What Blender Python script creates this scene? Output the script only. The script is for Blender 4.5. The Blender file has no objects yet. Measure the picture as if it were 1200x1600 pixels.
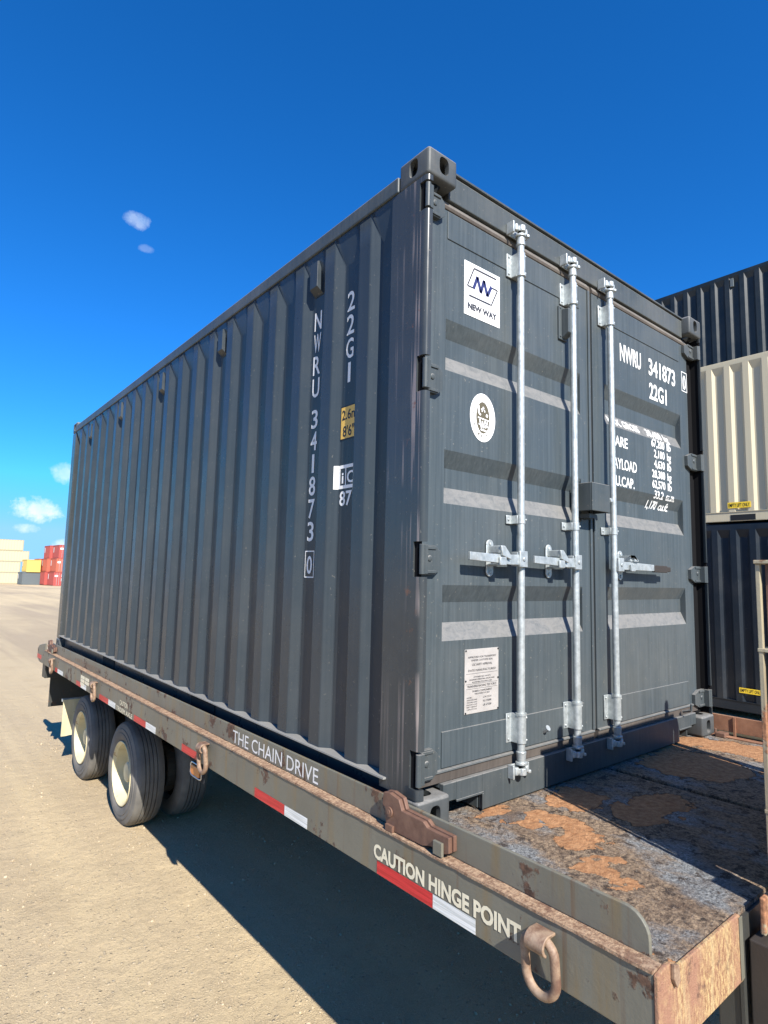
import bpy, bmesh, math, random
from mathutils import Vector, Matrix, Euler, noise
random.seed(7)
S = bpy.context.scene
C = S.collection

# ------------------------------------------------------------------ camera, sky, sun, exposure
cd = bpy.data.cameras.new('camera'); cam = bpy.data.objects.new('camera', cd); C.objects.link(cam)
cam.location = (-1.47037, -1.57741, 0.90038)
cam.rotation_mode = 'XYZ'; cam.rotation_euler = (1.67847539, -0.0237513215, -0.686873714)
cd.sensor_fit = 'HORIZONTAL'; cd.sensor_width = 36; cd.lens = 36*924.642/1200
cd.clip_start = 0.02; cd.clip_end = 6000
S.camera = cam
S.render.resolution_x = 768; S.render.resolution_y = 1024

SUN = Vector((-0.28, -1.0, 0.85)).normalized()
EL = math.asin(SUN.z)
sl = bpy.data.lights.new('sun', 'SUN'); sl.energy = 5.0; sl.angle = math.radians(0.5); sl.color = (1.0, 0.955, 0.88)
so = bpy.data.objects.new('sun', sl); C.objects.link(so); so.location = (-20, -60, 50)
so.rotation_euler = SUN.to_track_quat('Z', 'Y').to_euler()

W = bpy.data.worlds.new('World'); S.world = W; W.use_nodes = True
nt = W.node_tree; N = nt.nodes; L = nt.links
for n in list(N): N.remove(n)
out = N.new('ShaderNodeOutputWorld'); bg = N.new('ShaderNodeBackground'); bg.inputs[1].default_value = 0.088
sky = N.new('ShaderNodeTexSky'); sky.sky_type = 'NISHITA'; sky.sun_disc = False
sky.sun_elevation = EL; sky.sun_rotation = math.atan2(SUN.x, SUN.y)
sky.air_density = 1.0; sky.dust_density = 0.0; sky.ozone_density = 3.0; sky.altitude = 1200
hs = N.new('ShaderNodeHueSaturation'); hs.inputs['Saturation'].default_value = 1.07; hs.inputs['Hue'].default_value = 0.5
tint = N.new('ShaderNodeMix'); tint.data_type = 'RGBA'; tint.blend_type = 'MULTIPLY'; tint.inputs[0].default_value = 1; tint.inputs[7].default_value = (.40, .84, 1.34, 1)
L.new(sky.outputs[0], tint.inputs[6]); L.new(tint.outputs[2], hs.inputs['Color'])
tc = N.new('ShaderNodeTexCoord')
nz = N.new('ShaderNodeTexNoise'); nz.inputs['Scale'].default_value = 30; nz.inputs['Detail'].default_value = 9; nz.inputs['Roughness'].default_value = 0.68
L.new(tc.outputs['Generated'], nz.inputs['Vector'])
def wm(op, a, b=None, c=None):
    m = N.new('ShaderNodeMath'); m.operation = op
    for i, v in enumerate((a, b, c)):
        if v is None: continue
        if isinstance(v, (int, float)): m.inputs[i].default_value = v
        else: L.new(v, m.inputs[i])
    return m.outputs[0]
sx = N.new('ShaderNodeSeparateXYZ'); L.new(tc.outputs['Generated'], sx.inputs[0])
X_, Y_, Z_ = sx.outputs
az = wm('ARCTAN2', X_, Y_)
acc = None
# small fair-weather clouds: azimuth, elevation sine, half widths, density
for (dx, dy, dz, ra, rz, dens) in ((0.1526, 0.9847, 0.0850, 0.036, 0.020, 1.0), (0.138, 0.9887, 0.056, 0.020, 0.0075, .7),
                              (0.1790, 0.9746, 0.140, 0.020, 0.016, .55), (0.2215, 0.8422, 0.494, 0.021, 0.010, .42),
                              (0.240, 0.853, 0.463, 0.012, 0.005, .18), (0.205, 0.98, 0.034, 0.030, 0.010, .7),
                              (-0.35, 0.93, 0.10, 0.12, 0.03, .9), (-0.8, 0.6, 0.08, 0.14, 0.03, .9)):
    a = wm('MULTIPLY', wm('SUBTRACT', az, math.atan2(dx, dy)), 1/ra)
    zz = wm('SUBTRACT', Z_, dz)
    b_up = wm('MULTIPLY', zz, 1/rz)
    d2 = wm('ADD', wm('MULTIPLY', a, a), wm('MULTIPLY', b_up, b_up))
    m = wm('SUBTRACT', 1.0, d2)
    m = wm('ADD', m, wm('MULTIPLY', wm('SUBTRACT', nz.outputs[0], 0.5), 4.4))
    m = wm('MULTIPLY', m, 0.95)
    m = wm('MULTIPLY', wm('MINIMUM', wm('MAXIMUM', m, 0.0), 1.0), dens)
    lim = wm('LESS_THAN', d2, 5.0)
    m = wm('MULTIPLY', m, lim)
    acc = m if acc is None else wm('MAXIMUM', acc, m)
mix = N.new('ShaderNodeMix'); mix.data_type = 'RGBA'
dk_ = N.new('ShaderNodeMix'); dk_.data_type = 'RGBA'; dk_.blend_type = 'DARKEN'; dk_.inputs[0].default_value = 1; dk_.inputs[7].default_value = (2.0, 4.4, 7.4, 1)
L.new(hs.outputs[0], dk_.inputs[6])
L.new(wm('MULTIPLY', acc, 0.85), mix.inputs[0]); L.new(dk_.outputs[2], mix.inputs[6])
nz2 = N.new('ShaderNodeTexNoise'); nz2.inputs['Scale'].default_value = 40; nz2.inputs['Detail'].default_value = 4
L.new(tc.outputs['Generated'], nz2.inputs['Vector'])
cr2 = N.new('ShaderNodeValToRGB'); cr2.color_ramp.elements[0].position = 0.35; cr2.color_ramp.elements[0].color = (5.0, 6.3, 7.6, 1)
cr2.color_ramp.elements[1].position = 0.6; cr2.color_ramp.elements[1].color = (6.9, 7.4, 7.9, 1)
L.new(nz2.outputs[0], cr2.inputs[0]); L.new(cr2.outputs[0], mix.inputs[7])
L.new(mix.outputs[2], bg.inputs[0]); L.new(bg.outputs[0], out.inputs[0])

S.view_settings.view_transform = 'Standard'; S.view_settings.look = 'None'
S.view_settings.exposure = 0.95; S.view_settings.gamma = 1.0; S.view_settings.use_curve_mapping = False

# ------------------------------------------------------------------ helpers
class NT:
    """small helper round a material node tree"""
    def __init__(s, name):
        s.m = bpy.data.materials.new(name); s.m.use_nodes = True
        s.t = s.m.node_tree; s.b = s.t.nodes['Principled BSDF']
        s.tc = s.t.nodes.new('ShaderNodeTexCoord'); s.geo = None
        s.obj = s.tc.outputs['Object']
    def map(s, scale, loc=(0, 0, 0), src=None):
        n = s.t.nodes.new('ShaderNodeMapping'); n.inputs['Scale'].default_value = scale; n.inputs['Location'].default_value = loc
        s.t.links.new(src or s.obj, n.inputs[0]); return n.outputs[0]
    def noise(s, scale=5, detail=4, rough=.5, vec=None, dist=0):
        n = s.t.nodes.new('ShaderNodeTexNoise'); n.inputs['Scale'].default_value = scale; n.inputs['Detail'].default_value = detail
        n.inputs['Roughness'].default_value = rough; n.inputs['Distortion'].default_value = dist
        s.t.links.new(vec or s.obj, n.inputs['Vector']); return n.outputs[0]
    def voro(s, scale, vec=None, feat='F1', out=0, rnd=1):
        n = s.t.nodes.new('ShaderNodeTexVoronoi'); n.feature = feat; n.inputs['Scale'].default_value = scale
        n.inputs['Randomness'].default_value = rnd
        s.t.links.new(vec or s.obj, n.inputs['Vector']); return n.outputs[out]
    def ramp(s, f, *stops, interp='LINEAR'):
        n = s.t.nodes.new('ShaderNodeValToRGB'); e = n.color_ramp.elements; n.color_ramp.interpolation = interp
        while len(e) < len(stops): e.new(.5)
        for i, (p, c) in enumerate(stops):
            e[i].position = p; c = (c, c, c) if isinstance(c, (int, float)) else c; e[i].color = (*c, 1)
        s.t.links.new(f, n.inputs[0]); return n.outputs[0]
    def mix(s, f, a, b, mode='MIX'):
        n = s.t.nodes.new('ShaderNodeMix'); n.data_type = 'RGBA'; n.blend_type = mode
        for k, v in ((0, f), (6, a), (7, b)):
            if isinstance(v, (int, float)): n.inputs[k].default_value = v
            elif isinstance(v, tuple): n.inputs[k].default_value = (*v, 1)
            else: s.t.links.new(v, n.inputs[k])
        return n.outputs[2]
    def math(s, op, a, b=0, c=0):
        n = s.t.nodes.new('ShaderNodeMath'); n.operation = op
        for i, v in enumerate((a, b, c)):
            if isinstance(v, (int, float)): n.inputs[i].default_value = v
            else: s.t.links.new(v, n.inputs[i])
        return n.outputs[0]
    def sep(s, v=None):
        n = s.t.nodes.new('ShaderNodeSeparateXYZ'); s.t.links.new(v or s.obj, n.inputs[0]); return n.outputs
    def normal(s):
        n = s.t.nodes.new('ShaderNodeNewGeometry'); return s.sep(n.outputs['Normal'])
    def set(s, color=None, rough=None, metal=None, spec=None, coat=None):
        for k, v in (('Base Color', color), ('Roughness', rough), ('Metallic', metal), ('Specular IOR Level', spec), ('Coat Weight', coat)):
            if v is None: continue
            if isinstance(v, (int, float)): s.b.inputs[k].default_value = v
            elif isinstance(v, tuple): s.b.inputs[k].default_value = (*v, 1)
            else: s.t.links.new(v, s.b.inputs[k])
        return s
    def bump(s, h, strength=.3, dist=.01, prev=None):
        n = s.t.nodes.new('ShaderNodeBump'); n.inputs['Strength'].default_value = strength; n.inputs['Distance'].default_value = dist
        s.t.links.new(h, n.inputs['Height'])
        if prev is not None: s.t.links.new(prev, n.inputs['Normal'])
        s.t.links.new(n.outputs[0], s.b.inputs['Normal']); return n.outputs[0]

class MB:
    """collects shapes into one mesh"""
    def __init__(s): s.v = []; s.f = []
    def add(s, vs, fs, M=None):
        o = len(s.v)
        for v in vs:
            v = Vector(v)
            if M is not None: v = M @ v
            s.v.append(tuple(v))
        s.f += [tuple(i+o for i in f) for f in fs]; return s
    def box(s, x0, x1, y0, y1, z0, z1, M=None):
        v = [(x, y, z) for x in (x0, x1) for y in (y0, y1) for z in (z0, z1)]
        return s.add(v, [(0, 1, 3, 2), (4, 6, 7, 5), (0, 4, 5, 1), (2, 3, 7, 6), (0, 2, 6, 4), (1, 5, 7, 3)], M)
    def cyl(s, p, q, r, r2=None, n=20, cap=True):
        p, q = Vector(p), Vector(q); r2 = r if r2 is None else r2
        d = (q-p).normalized(); a = d.orthogonal().normalized(); b = d.cross(a)
        vs = [p+r*(a*math.cos(t)+b*math.sin(t)) for t in [2*math.pi*i/n for i in range(n)]]
        vs += [q+r2*(a*math.cos(t)+b*math.sin(t)) for t in [2*math.pi*i/n for i in range(n)]]
        fs = [(i, (i+1) % n, n+(i+1) % n, n+i) for i in range(n)]
        if cap: fs += [tuple(range(n-1, -1, -1)), tuple(range(n, 2*n))]
        return s.add(vs, fs)
    def tube(s, pts, r, n=14, closed=False):
        P = [Vector(p) for p in pts]; m = len(P); rings = []
        up = None
        for i, p in enumerate(P):
            if closed: d = (P[(i+1) % m]-P[i-1]).normalized()
            else: d = (P[min(i+1, m-1)]-P[max(i-1, 0)]).normalized()
            if up is None: up = d.orthogonal().normalized()
            up = (up-d*up.dot(d)).normalized(); b = d.cross(up)
            rr = r[i] if isinstance(r, (list, tuple)) else r
            rings.append([p+rr*(up*math.cos(2*math.pi*k/n)+b*math.sin(2*math.pi*k/n)) for k in range(n)])
        vs = [v for R in rings for v in R]; fs = []
        for i in range(m if closed else m-1):
            j = (i+1) % m
            for k in range(n): fs.append((i*n+k, i*n+(k+1) % n, j*n+(k+1) % n, j*n+k))
        if not closed: fs += [tuple(range(n-1, -1, -1)), tuple((m-1)*n+k for k in range(n))]
        return s.add(vs, fs)
    def prism(s, poly, axis, a, b):
        """poly: 2-d outline; axis 0: (y,z) swept in x, 1: (x,z) in y, 2: (x,y) in z"""
        def P(p, t): return (t, p[0], p[1]) if axis == 0 else ((p[0], t, p[1]) if axis == 1 else (p[0], p[1], t))
        n = len(poly); vs = [P(p, a) for p in poly]+[P(p, b) for p in poly]
        return s.add(vs, [tuple(range(n)), tuple(range(2*n-1, n-1, -1))]+[(i, n+i, n+(i+1) % n, (i+1) % n) for i in range(n)])
    def lathe(s, prof, c, axis=0, n=48):
        """prof: (along axis, radius) pairs, spun round the axis through c"""
        c = Vector(c); vs = []; fs = []; m = len(prof)
        for i in range(n):
            t = 2*math.pi*i/n
            for a, r in prof:
                u, w = r*math.cos(t), r*math.sin(t)
                vs.append(c+Vector((a, u, w) if axis == 0 else ((u, a, w) if axis == 1 else (u, w, a))))
        for i in range(n):
            j = (i+1) % n
            for k in range(m-1): fs.append((i*m+k, j*m+k, j*m+k+1, i*m+k+1))
        return s.add(vs, fs)
    def ball(s, c, r, sq=(1, 1, 1), n=10):
        vs = []; fs = []
        for i in range(n+1):
            a = math.pi*i/n
            for j in range(2*n):
                t = math.pi*j/n
                vs.append((c[0]+sq[0]*r*math.sin(a)*math.cos(t), c[1]+sq[1]*r*math.sin(a)*math.sin(t), c[2]+sq[2]*r*math.cos(a)))
        for i in range(n):
            for j in range(2*n): fs.append((i*2*n+j, i*2*n+(j+1) % (2*n), (i+1)*2*n+(j+1) % (2*n), (i+1)*2*n+j))
        return s.add(vs, fs)
    def mesh(s, name):
        me = bpy.data.meshes.new(name); me.from_pydata(s.v, [], s.f); me.update()
        bm = bmesh.new(); bm.from_mesh(me); bmesh.ops.recalc_face_normals(bm, faces=bm.faces); bm.to_mesh(me); bm.free()
        return me
    def build(s, name, mat, parent=None, bevel=0, seg=2, smooth=False, loc=None):
        me = s.mesh(name); return link(name, me, mat, parent, bevel, seg, smooth, loc)

def link(name, me, mat, parent=None, bevel=0, seg=2, smooth=False, loc=None):
    o = bpy.data.objects.new(name, me); C.objects.link(o)
    if mat is not None and not me.materials: me.materials.append(mat)
    if parent is not None: o.parent = parent
    if loc is not None: o.location = loc
    if smooth:
        for p in me.polygons: p.use_smooth = True
        try: me.set_sharp_from_angle(angle=math.radians(38))
        except Exception: pass
    if bevel:
        b = o.modifiers.new('bevel', 'BEVEL'); b.width = bevel; b.segments = seg; b.limit_method = 'ANGLE'; b.angle_limit = math.radians(30)
    return o
def tag(o, label=None, cat=None, group=None, kind=None):
    for k, v in (('label', label), ('category', cat), ('group', group), ('kind', kind)):
        if v: o[k] = v
    return o
def empty(name, loc=(0, 0, 0), rot=(0, 0, 0), parent=None):
    o = bpy.data.objects.new(name, None); C.objects.link(o); o.location = loc; o.rotation_euler = rot; o.empty_display_size = .2
    if parent is not None: o.parent = parent
    return o
def copy_tree(o, parent=None):
    c = o.copy(); C.objects.link(c); c.parent = parent
    for ch in list(o.children): copy_tree(ch, c)
    return c

def glyphs(txt, size, width=1.0, bold=0.0, shear=0.0, space=1.0, extrude=0.0006):
    """text outline as (verts, faces) in local x-right y-up, left baseline at 0"""
    cu = bpy.data.curves.new('lettering', 'FONT'); cu.body = txt; cu.size = size; cu.offset = bold; cu.shear = shear
    cu.space_character = space; cu.extrude = extrude; cu.resolution_u = 3
    ob = bpy.data.objects.new('lettering', cu); C.objects.link(ob)
    bpy.context.view_layer.update()
    dg = bpy.context.evaluated_depsgraph_get(); me = bpy.data.meshes.new_from_object(ob.evaluated_get(dg))
    vs = [(v.co.x*width, v.co.y, v.co.z) for v in me.vertices]; fs = [tuple(p.vertices) for p in me.polygons]
    bpy.data.objects.remove(ob); bpy.data.curves.remove(cu); bpy.data.meshes.remove(me)
    return vs, fs
def text(mb, txt, org, right, up, h, w=None, bold=0.0, shear=0.0, align='L', width=.6, extrude=.0006, space=1.0):
    """letters of cap height h from the lower left corner org; w = total width"""
    right = Vector(right).normalized(); up = Vector(up).normalized(); nrm = right.cross(up)
    vs, fs = glyphs(txt, 1.0, 1.0, bold/h*0.35, shear, space, 0)
    if not vs: return
    x0 = min(v[0] for v in vs); x1 = max(v[0] for v in vs); y0 = min(v[1] for v in vs); y1 = max(v[1] for v in vs)
    cap = .73
    sy = h/cap; sxx = (w/(x1-x0)) if w else sy*width
    off = {'L': 0, 'C': -(x1-x0)*sxx/2, 'R': -(x1-x0)*sxx}[align]
    o = Vector(org)
    mb.add([o+right*((v[0]-x0)*sxx+off)+up*(v[1]*sy)+nrm*extrude for v in vs], fs)

# ------------------------------------------------------------------ materials
def paint(name, col, rough=.38, streak=.12, dirt=(.30, .27, .22), dirt_amt=.12, dust_up=0.0, scr=0.0, sc=1.0, coat=None, spec=.3, wav=.006):
    t = NT(name)
    n1 = t.noise(2.2*sc, 5, .6)
    st = t.noise(1.0, 5, .65, t.map((70*sc, 70*sc, 1.6*sc)))
    c = t.mix(t.ramp(st, (.35, 0.0), (.75, streak)), col, tuple(min(1, x*1.9+.04) for x in col))
    c = t.mix(t.ramp(n1, (.3, .25*streak), (.7, 0.0)), c, tuple(x*.6 for x in col))
    big = t.noise(1.1*sc, 6, .7)
    c = t.mix(t.math('MULTIPLY', t.ramp(big, (.45, 0.0), (.8, 1.0)), dirt_amt), c, dirt)
    sp = t.noise(90*sc, 2, .5)
    c = t.mix(t.ramp(sp, (.70, 0.0), (.76, .35)), c, dirt)
    if dust_up:
        nz_ = t.normal()[2]
        m = t.ramp(nz_, (.18, 0.0), (.42, 1.0))
        drops = t.ramp(t.noise(1.0, 7, .75, t.map((19, 40, 24)), dist=1.0), (.44, 1.0), (.64, .50))
        m = t.math('MULTIPLY', t.math('MULTIPLY', m, drops), dust_up)
        c = t.mix(m, c, (.225, .215, .20))
    if scr:
        sc1 = t.noise(1.0, 2, .5, t.map((1, 55, .9)))
        sc2 = t.noise(1.0, 2, .5, t.map((1, 1.5, 2.2)))
        yl_ = t.sep()[1]
        m = t.math('MULTIPLY', t.ramp(sc1, (.57, 0.0), (.61, 1.0)), t.ramp(sc2, (.42, 0.0), (.55, scr)))
        m = t.math('MULTIPLY', m, t.ramp(yl_, (.0, 1.0), (.16, 0.25)))
        c = t.mix(m, c, (.30, .25, .235))
        rs = t.math('MULTIPLY', t.ramp(t.noise(11, 5, .7), (.60, 0.0), (.66, 1.0)), t.ramp(yl_, (.02, 0.0), (.05, .8)))
        c = t.mix(t.math('MULTIPLY', rs, t.ramp(yl_, (.07, 1.0), (.12, 0.0))), c, (.16, .075, .045))
    r = t.ramp(t.noise(6*sc, 4, .6), (.3, max(0, rough-.06)), (.8, min(1, rough+.12)))
    t.set(c, r)
    t.set(spec=spec)
    h = t.math('ADD', t.math('MULTIPLY', t.noise(2.5, 2, .4), 1.0), t.math('MULTIPLY', t.noise(260, 2, .5), .02))
    t.bump(h, .22, wav)
    return t.m
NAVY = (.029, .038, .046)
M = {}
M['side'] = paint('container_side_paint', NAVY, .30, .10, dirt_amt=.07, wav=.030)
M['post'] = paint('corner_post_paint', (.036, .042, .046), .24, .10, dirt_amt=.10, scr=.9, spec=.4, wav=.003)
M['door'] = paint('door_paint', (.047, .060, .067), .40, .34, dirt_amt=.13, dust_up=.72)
M['cast'] = paint('casting_paint', (.058, .064, .066), .5, .15, dirt=(.35, .30, .24), dirt_amt=.45, dust_up=.75)
M['frame'] = paint('frame_paint', (.046, .056, .060), .42, .22, dirt_amt=.22, dust_up=.8)
M['flange'] = paint('dusty_sunlit_flange_paint', (.20, .20, .19), .4, .1, dirt=(.45, .43, .38), dirt_amt=.7, dust_up=.5, spec=.5)  # dusty, and painted lighter to stand in for sun on the lip
M['brown_gasket'] = paint('dusty_rubber_gasket', (.060, .050, .043), .75, .3, dirt=(.20, .17, .14), dirt_amt=.6, dust_up=.35)
M['navy2'] = paint('blue_container_paint', (.011, .0175, .023), .38, .08, dirt_amt=.08)
M['navy3'] = paint('dark_blue_container_paint', (.0085, .0135, .021), .38, .08, dirt_amt=.08)
M['cream'] = paint('cream_container_paint', (.47, .415, .29), .5, .10, dirt=(.35, .28, .2), dirt_amt=.15)
M['white_far'] = paint('pale_container_paint', (.46, .41, .27), .6, .05, dirt_amt=.05, sc=.4)
M['pale_frame'] = paint('pale_container_frame', (.33, .29, .18), .6, .05, sc=.4)
M['yellow_far'] = paint('yellow_container_paint', (.55, .39, .11), .6, .05, dirt_amt=.05, sc=.4)
M['grey_far'] = paint('grey_container_paint', (.10, .12, .13), .6, .05, dirt_amt=.05, sc=.4)
M['red_far'] = paint('red_container_paint', (.34, .065, .055), .6, .1, dirt_amt=.08, sc=.4)
M['orange_far'] = paint('orange_red_container_paint', (.42, .10, .06), .6, .1, dirt_amt=.08, sc=.4)

def flat(name, col, rough=.5, metal=0, bumpy=0, vary=.15):
    t = NT(name)
    c = t.mix(t.ramp(t.noise(14, 5, .6), (.3, 0.0), (.75, vary)), col, tuple(x*.55 for x in col))
    t.set(c, rough, metal)
    if bumpy: t.bump(t.noise(60, 4, .6), bumpy, .004)
    return t.m
M['white'] = flat('white_lettering', (.78, .78, .76), .55, vary=.25)
M['cream_letter'] = flat('cream_lettering', (.80, .72, .52), .5, vary=.35)
M['thin_letter'] = flat('pale_lettering', (.75, .73, .68), .5, vary=.3)
M['sticker'] = flat('white_sticker', (.84, .84, .84), .4, vary=.05)
M['ink'] = flat('navy_ink', (.03, .035, .12), .4)
M['inkgrey'] = flat('dark_ink', (.045, .045, .05), .4)
M['olive'] = flat('olive_ink', (.10, .085, .05), .5)
M['label'] = flat('yellow_label', (.70, .44, .09), .5)
M['black'] = flat('black_ink', (.012, .012, .012), .5)
M['pit_lining'] = flat('near_black_lining', (.008, .008, .009), .85, vary=.3)
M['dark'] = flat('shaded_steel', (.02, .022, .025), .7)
def galv():
    t = NT('galvanised_steel')
    v = t.voro(60, out=1); n = t.noise(9, 5, .6)
    c = t.mix(t.ramp(t.noise(40, 3, .6), (.3, 0.0), (.7, 1.0)), (.34, .37, .37), (.54, .57, .565))
    c = t.mix(t.ramp(n, (.58, 0.0), (.75, .5)), c, (.20, .19, .17))
    t.set(c, t.ramp(n, (.3, .36), (.7, .6)), .55); t.bump(t.noise(120, 3, .6), .15, .002); return t.m
M['galv'] = galv()
for k_ in ('pit_lining', 'dark'): M[k_].node_tree.nodes['Principled BSDF'].inputs['Specular IOR Level'].default_value = .12
def plate_mat():
    t = NT('worn_aluminium_plate')
    c = t.mix(t.ramp(t.noise(18, 5, .6), (.35, 0.0), (.7, .6)), (.50, .47, .44), (.33, .31, .29))
    t.set(c, .5, .25); t.bump(t.noise(30, 3, .5), .25, .003); return t.m
M['plate'] = plate_mat()

def rusty_paint(name, col, amt=.5, streaks=.6, rc=(.088, .048, .029)):
    t = NT(name)
    base = t.mix(t.ramp(t.noise(3, 5, .6), (.35, 0.0), (.7, .6)), col, tuple(x*.62 for x in col))
    st = t.noise(1.0, 4, .6, t.map((1, 9, .7)))
    base = t.mix(t.ramp(st, (.52, 0.0), (.72, streaks)), base, (.19, .13, .055))
    st2 = t.noise(1.0, 3, .5, t.map((1, 26, .8), (3, 5, 1)))
    base = t.mix(t.ramp(st2, (.60, 0.0), (.72, streaks*.8)), base, (.12, .06, .03))
    n = t.noise(7, 8, .68); m = t.ramp(n, (.66-.18*amt, 0.0), (.70-.18*amt, 1.0))
    rust = t.mix(t.ramp(t.noise(45, 5, .7), (.35, 0.0), (.65, 1.0)), tuple(x*.55 for x in rc), tuple(min(1, x*1.7) for x in rc))
    c = t.mix(m, base, rust)
    t.set(c, t.mix(m, (.42, .42, .42), (.85, .85, .85)))
    b = t.bump(t.noise(50, 5, .65), .25, .004); t.bump(m, .4, .002, b)
    return t.m
M['trailer'] = rusty_paint('weathered_grey_trailer_paint', (.165, .157, .122), .42, .9)
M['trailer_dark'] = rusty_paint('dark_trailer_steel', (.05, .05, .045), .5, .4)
M['rack'] = rusty_paint('yellowed_rusty_steel', (.38, .33, .22), .55, .8, (.26, .12, .06))
def rust(name, a, b, c3, scale=30, rough=.85, bs=.5):
    t = NT(name)
    c = t.mix(t.ramp(t.noise(scale, 6, .7), (.35, 0.0), (.62, 1.0)), a, b)
    c = t.mix(t.ramp(t.noise(scale*.3, 5, .65), (.5, 0.0), (.66, .8)), c, c3)
    t.set(c, rough); t.bump(t.noise(scale*2.2, 6, .7), bs, .005); return t.m
def endrust(name, a, b, c3, scale=30, bs=.5):
    t = NT(name)
    v = t.map((1, 1, .45))
    c = t.mix(t.ramp(t.noise(scale, 6, .7, v), (.38, 0.0), (.62, 1.0)), a, b)
    c = t.mix(t.ramp(t.noise(7, 6, .65, v), (.42, 0.0), (.60, .9)), c, c3)
    c = t.mix(t.ramp(t.noise(1.0, 4, .6, t.map((34, 34, 3))), (.56, 0.0), (.70, .6)), c, (.50, .40, .22))
    c = t.mix(t.ramp(t.noise(13, 6, .7), (.60, 0.0), (.68, .75)), c, (.10, .05, .035))
    t.set(c, .8); t.bump(t.noise(scale*1.6, 6, .7), bs, .005); return t.m
M['ledge'] = rust('rusted_ledge_scale', (.17, .09, .05), (.46, .315, .20), (.15, .075, .045), 85, bs=1.0)
M['endrust'] = endrust('yellow_rust', (.21, .095, .05), (.52, .36, .17), (.30, .150, .095), 110, bs=.9)
M['latch'] = rust('brown_rusted_steel', (.105, .052, .034), (.170, .092, .060), (.075, .038, .027), 16, .65, .2)
M['ring'] = rust('rusted_ring_steel', (.17, .095, .058), (.32, .225, .150), (.11, .055, .038), 34, .6, .3)
M['orangerust'] = rust('orange_rusted_wall', (.20, .09, .05), (.32, .16, .09), (.14, .065, .04), 9, .8, .2)

def deck_mat():
    t = NT('rusted_deck_coating')
    blue = t.mix(t.ramp(t.noise(120, 4, .7), (.35, 0.0), (.65, 1.0)), (.095, .102, .108), (.42, .43, .43))
    brown = t.mix(t.ramp(t.noise(70, 6, .72), (.35, 0.0), (.62, 1.0)), (.085, .050, .032), (.45, .32, .205))
    big = t.noise(1.0, 8, .66, t.map((3.2, 2.2, 3), (1.7, .4, 0)))
    m1 = t.ramp(big, (.42, 0.0), (.52, 1.0))
    c = t.mix(m1, blue, brown)
    c = t.mix(t.ramp(t.noise(3.5, 5, .6), (.55, 0.0), (.7, .7)), c, (.13, .075, .045))
    c = t.mix(t.ramp(t.noise(18, 7, .75), (.54, 0.0), (.60, .9)), c, (.045, .027, .019))
    # bare orange patches where the coating has flaked off: placed ragged blobs
    x, y, z = t.sep()
    wob = t.math('SUBTRACT', t.noise(9, 6, .62), .5); wob2 = t.math('SUBTRACT', t.noise(7.5, 6, .62, t.map((1, 1, 1), (4, 9, 2))), .5)
    xx = t.math('ADD', x, t.math('MULTIPLY', wob, .26)); yy = t.math('ADD', y, t.math('MULTIPLY', wob2, .30))
    mask = None
    for (px, py, rx, ry) in ((.49, -.12, .13, .050), (.55, -.22, .075, .09), (.47, -.34, .090, .075), (.30, -.51, .045, .075), (.38, -.47, .05, .03), (.13, -.33, .030, .17), (.40,.03,.10,.03),
                             (.30, -.60, .03, .03), (.80, -.10, .14, .12), (.95, -.35, .22, .10), (1.70, -.20, .26, .25), (2.0, .05, .2, .1), (1.9, -.6, .2, .15), (2.2, -.3, .16, .4), (.0,-.84,.05,.03)):
        a = t.math('MULTIPLY', t.math('SUBTRACT', xx, px), 1/rx); b = t.math('MULTIPLY', t.math('SUBTRACT', yy, py), 1/ry)
        d = t.math('SUBTRACT', 1.0, t.math('ADD', t.math('MULTIPLY', a, a), t.math('MULTIPLY', b, b)))
        mask = d if mask is None else t.math('MAXIMUM', mask, d)
    pm = t.ramp(mask, (.0, 0.0), (.05, 1.0))
    orange = t.mix(t.ramp(t.noise(38, 5, .65), (.35, 0.0), (.65, 1.0)), (.26, .115, .045), (.43, .225, .105))
    orange = t.mix(t.ramp(t.noise(110, 4, .6), (.62, 0.0), (.66, .6)), orange, (.16, .08, .045))
    fl = t.ramp(t.noise(230, 4, .75), (.38, .40), (.52, 0.0)); c = t.mix(fl, c, (.035, .022, .016))
    gl = t.ramp(t.noise(190, 3, .7), (.60, 0.0), (.68, .6)); c = t.mix(gl, c, (.46, .42, .36))
    c = t.mix(pm, c, orange)
    t.set(c, .88)
    rough_h = t.math('ADD', t.noise(95, 6, .75), t.math('MULTIPLY', t.noise(28, 5, .6), .9))
    h = t.mix(pm, rough_h, t.math('MULTIPLY', t.noise(90, 5, .7), .45))
    b = t.bump(h, 1.0, .018); t.bump(pm, .6, -.004, b)
    return t.m
M['deck'] = deck_mat()

def tyre_mat():
    t = NT('dusty_tyre_rubber')
    n = t.noise(5, 5, .6)
    c = t.mix(t.ramp(n, (.3, .3), (.75, 1.0)), (.050, .049, .047), (.20, .185, .16))
    t.set(c, .8); t.bump(t.noise(60, 4, .6), .2, .003); return t.m
M['tyre'] = tyre_mat()
M['rim'] = rusty_paint('cream_rim_paint', (.66, .58, .36), .15, .2, (.30, .17, .08))
def refl(name, a, b):
    t = NT(name)
    w = t.noise(1.0, 2, .5, t.map((1, 4, 190)))
    t.set(t.mix(t.ramp(w, (.4, 0.0), (.6, 1.0)), a, b), .35); return t.m
M['red_tape'] = refl('red_reflective_tape', (.62, .03, .035), (.44, .015, .02))
M['white_tape'] = refl('white_reflective_tape', (.55, .56, .52), (.80, .80, .76))
M['amber'] = flat('amber_lens', (.62, .20, .04), .3)
M['grip_foot_shade'] = flat('brown_grip_and_foot_shade', (.035, .028, .023), .6, bumpy=.2)
M['chrome'] = flat('dull_chrome', (.6, .6, .58), .3, .8)
M['wood'] = flat('weathered_timber', (.26, .20, .15), .8, bumpy=.4, vary=.5)

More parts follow.
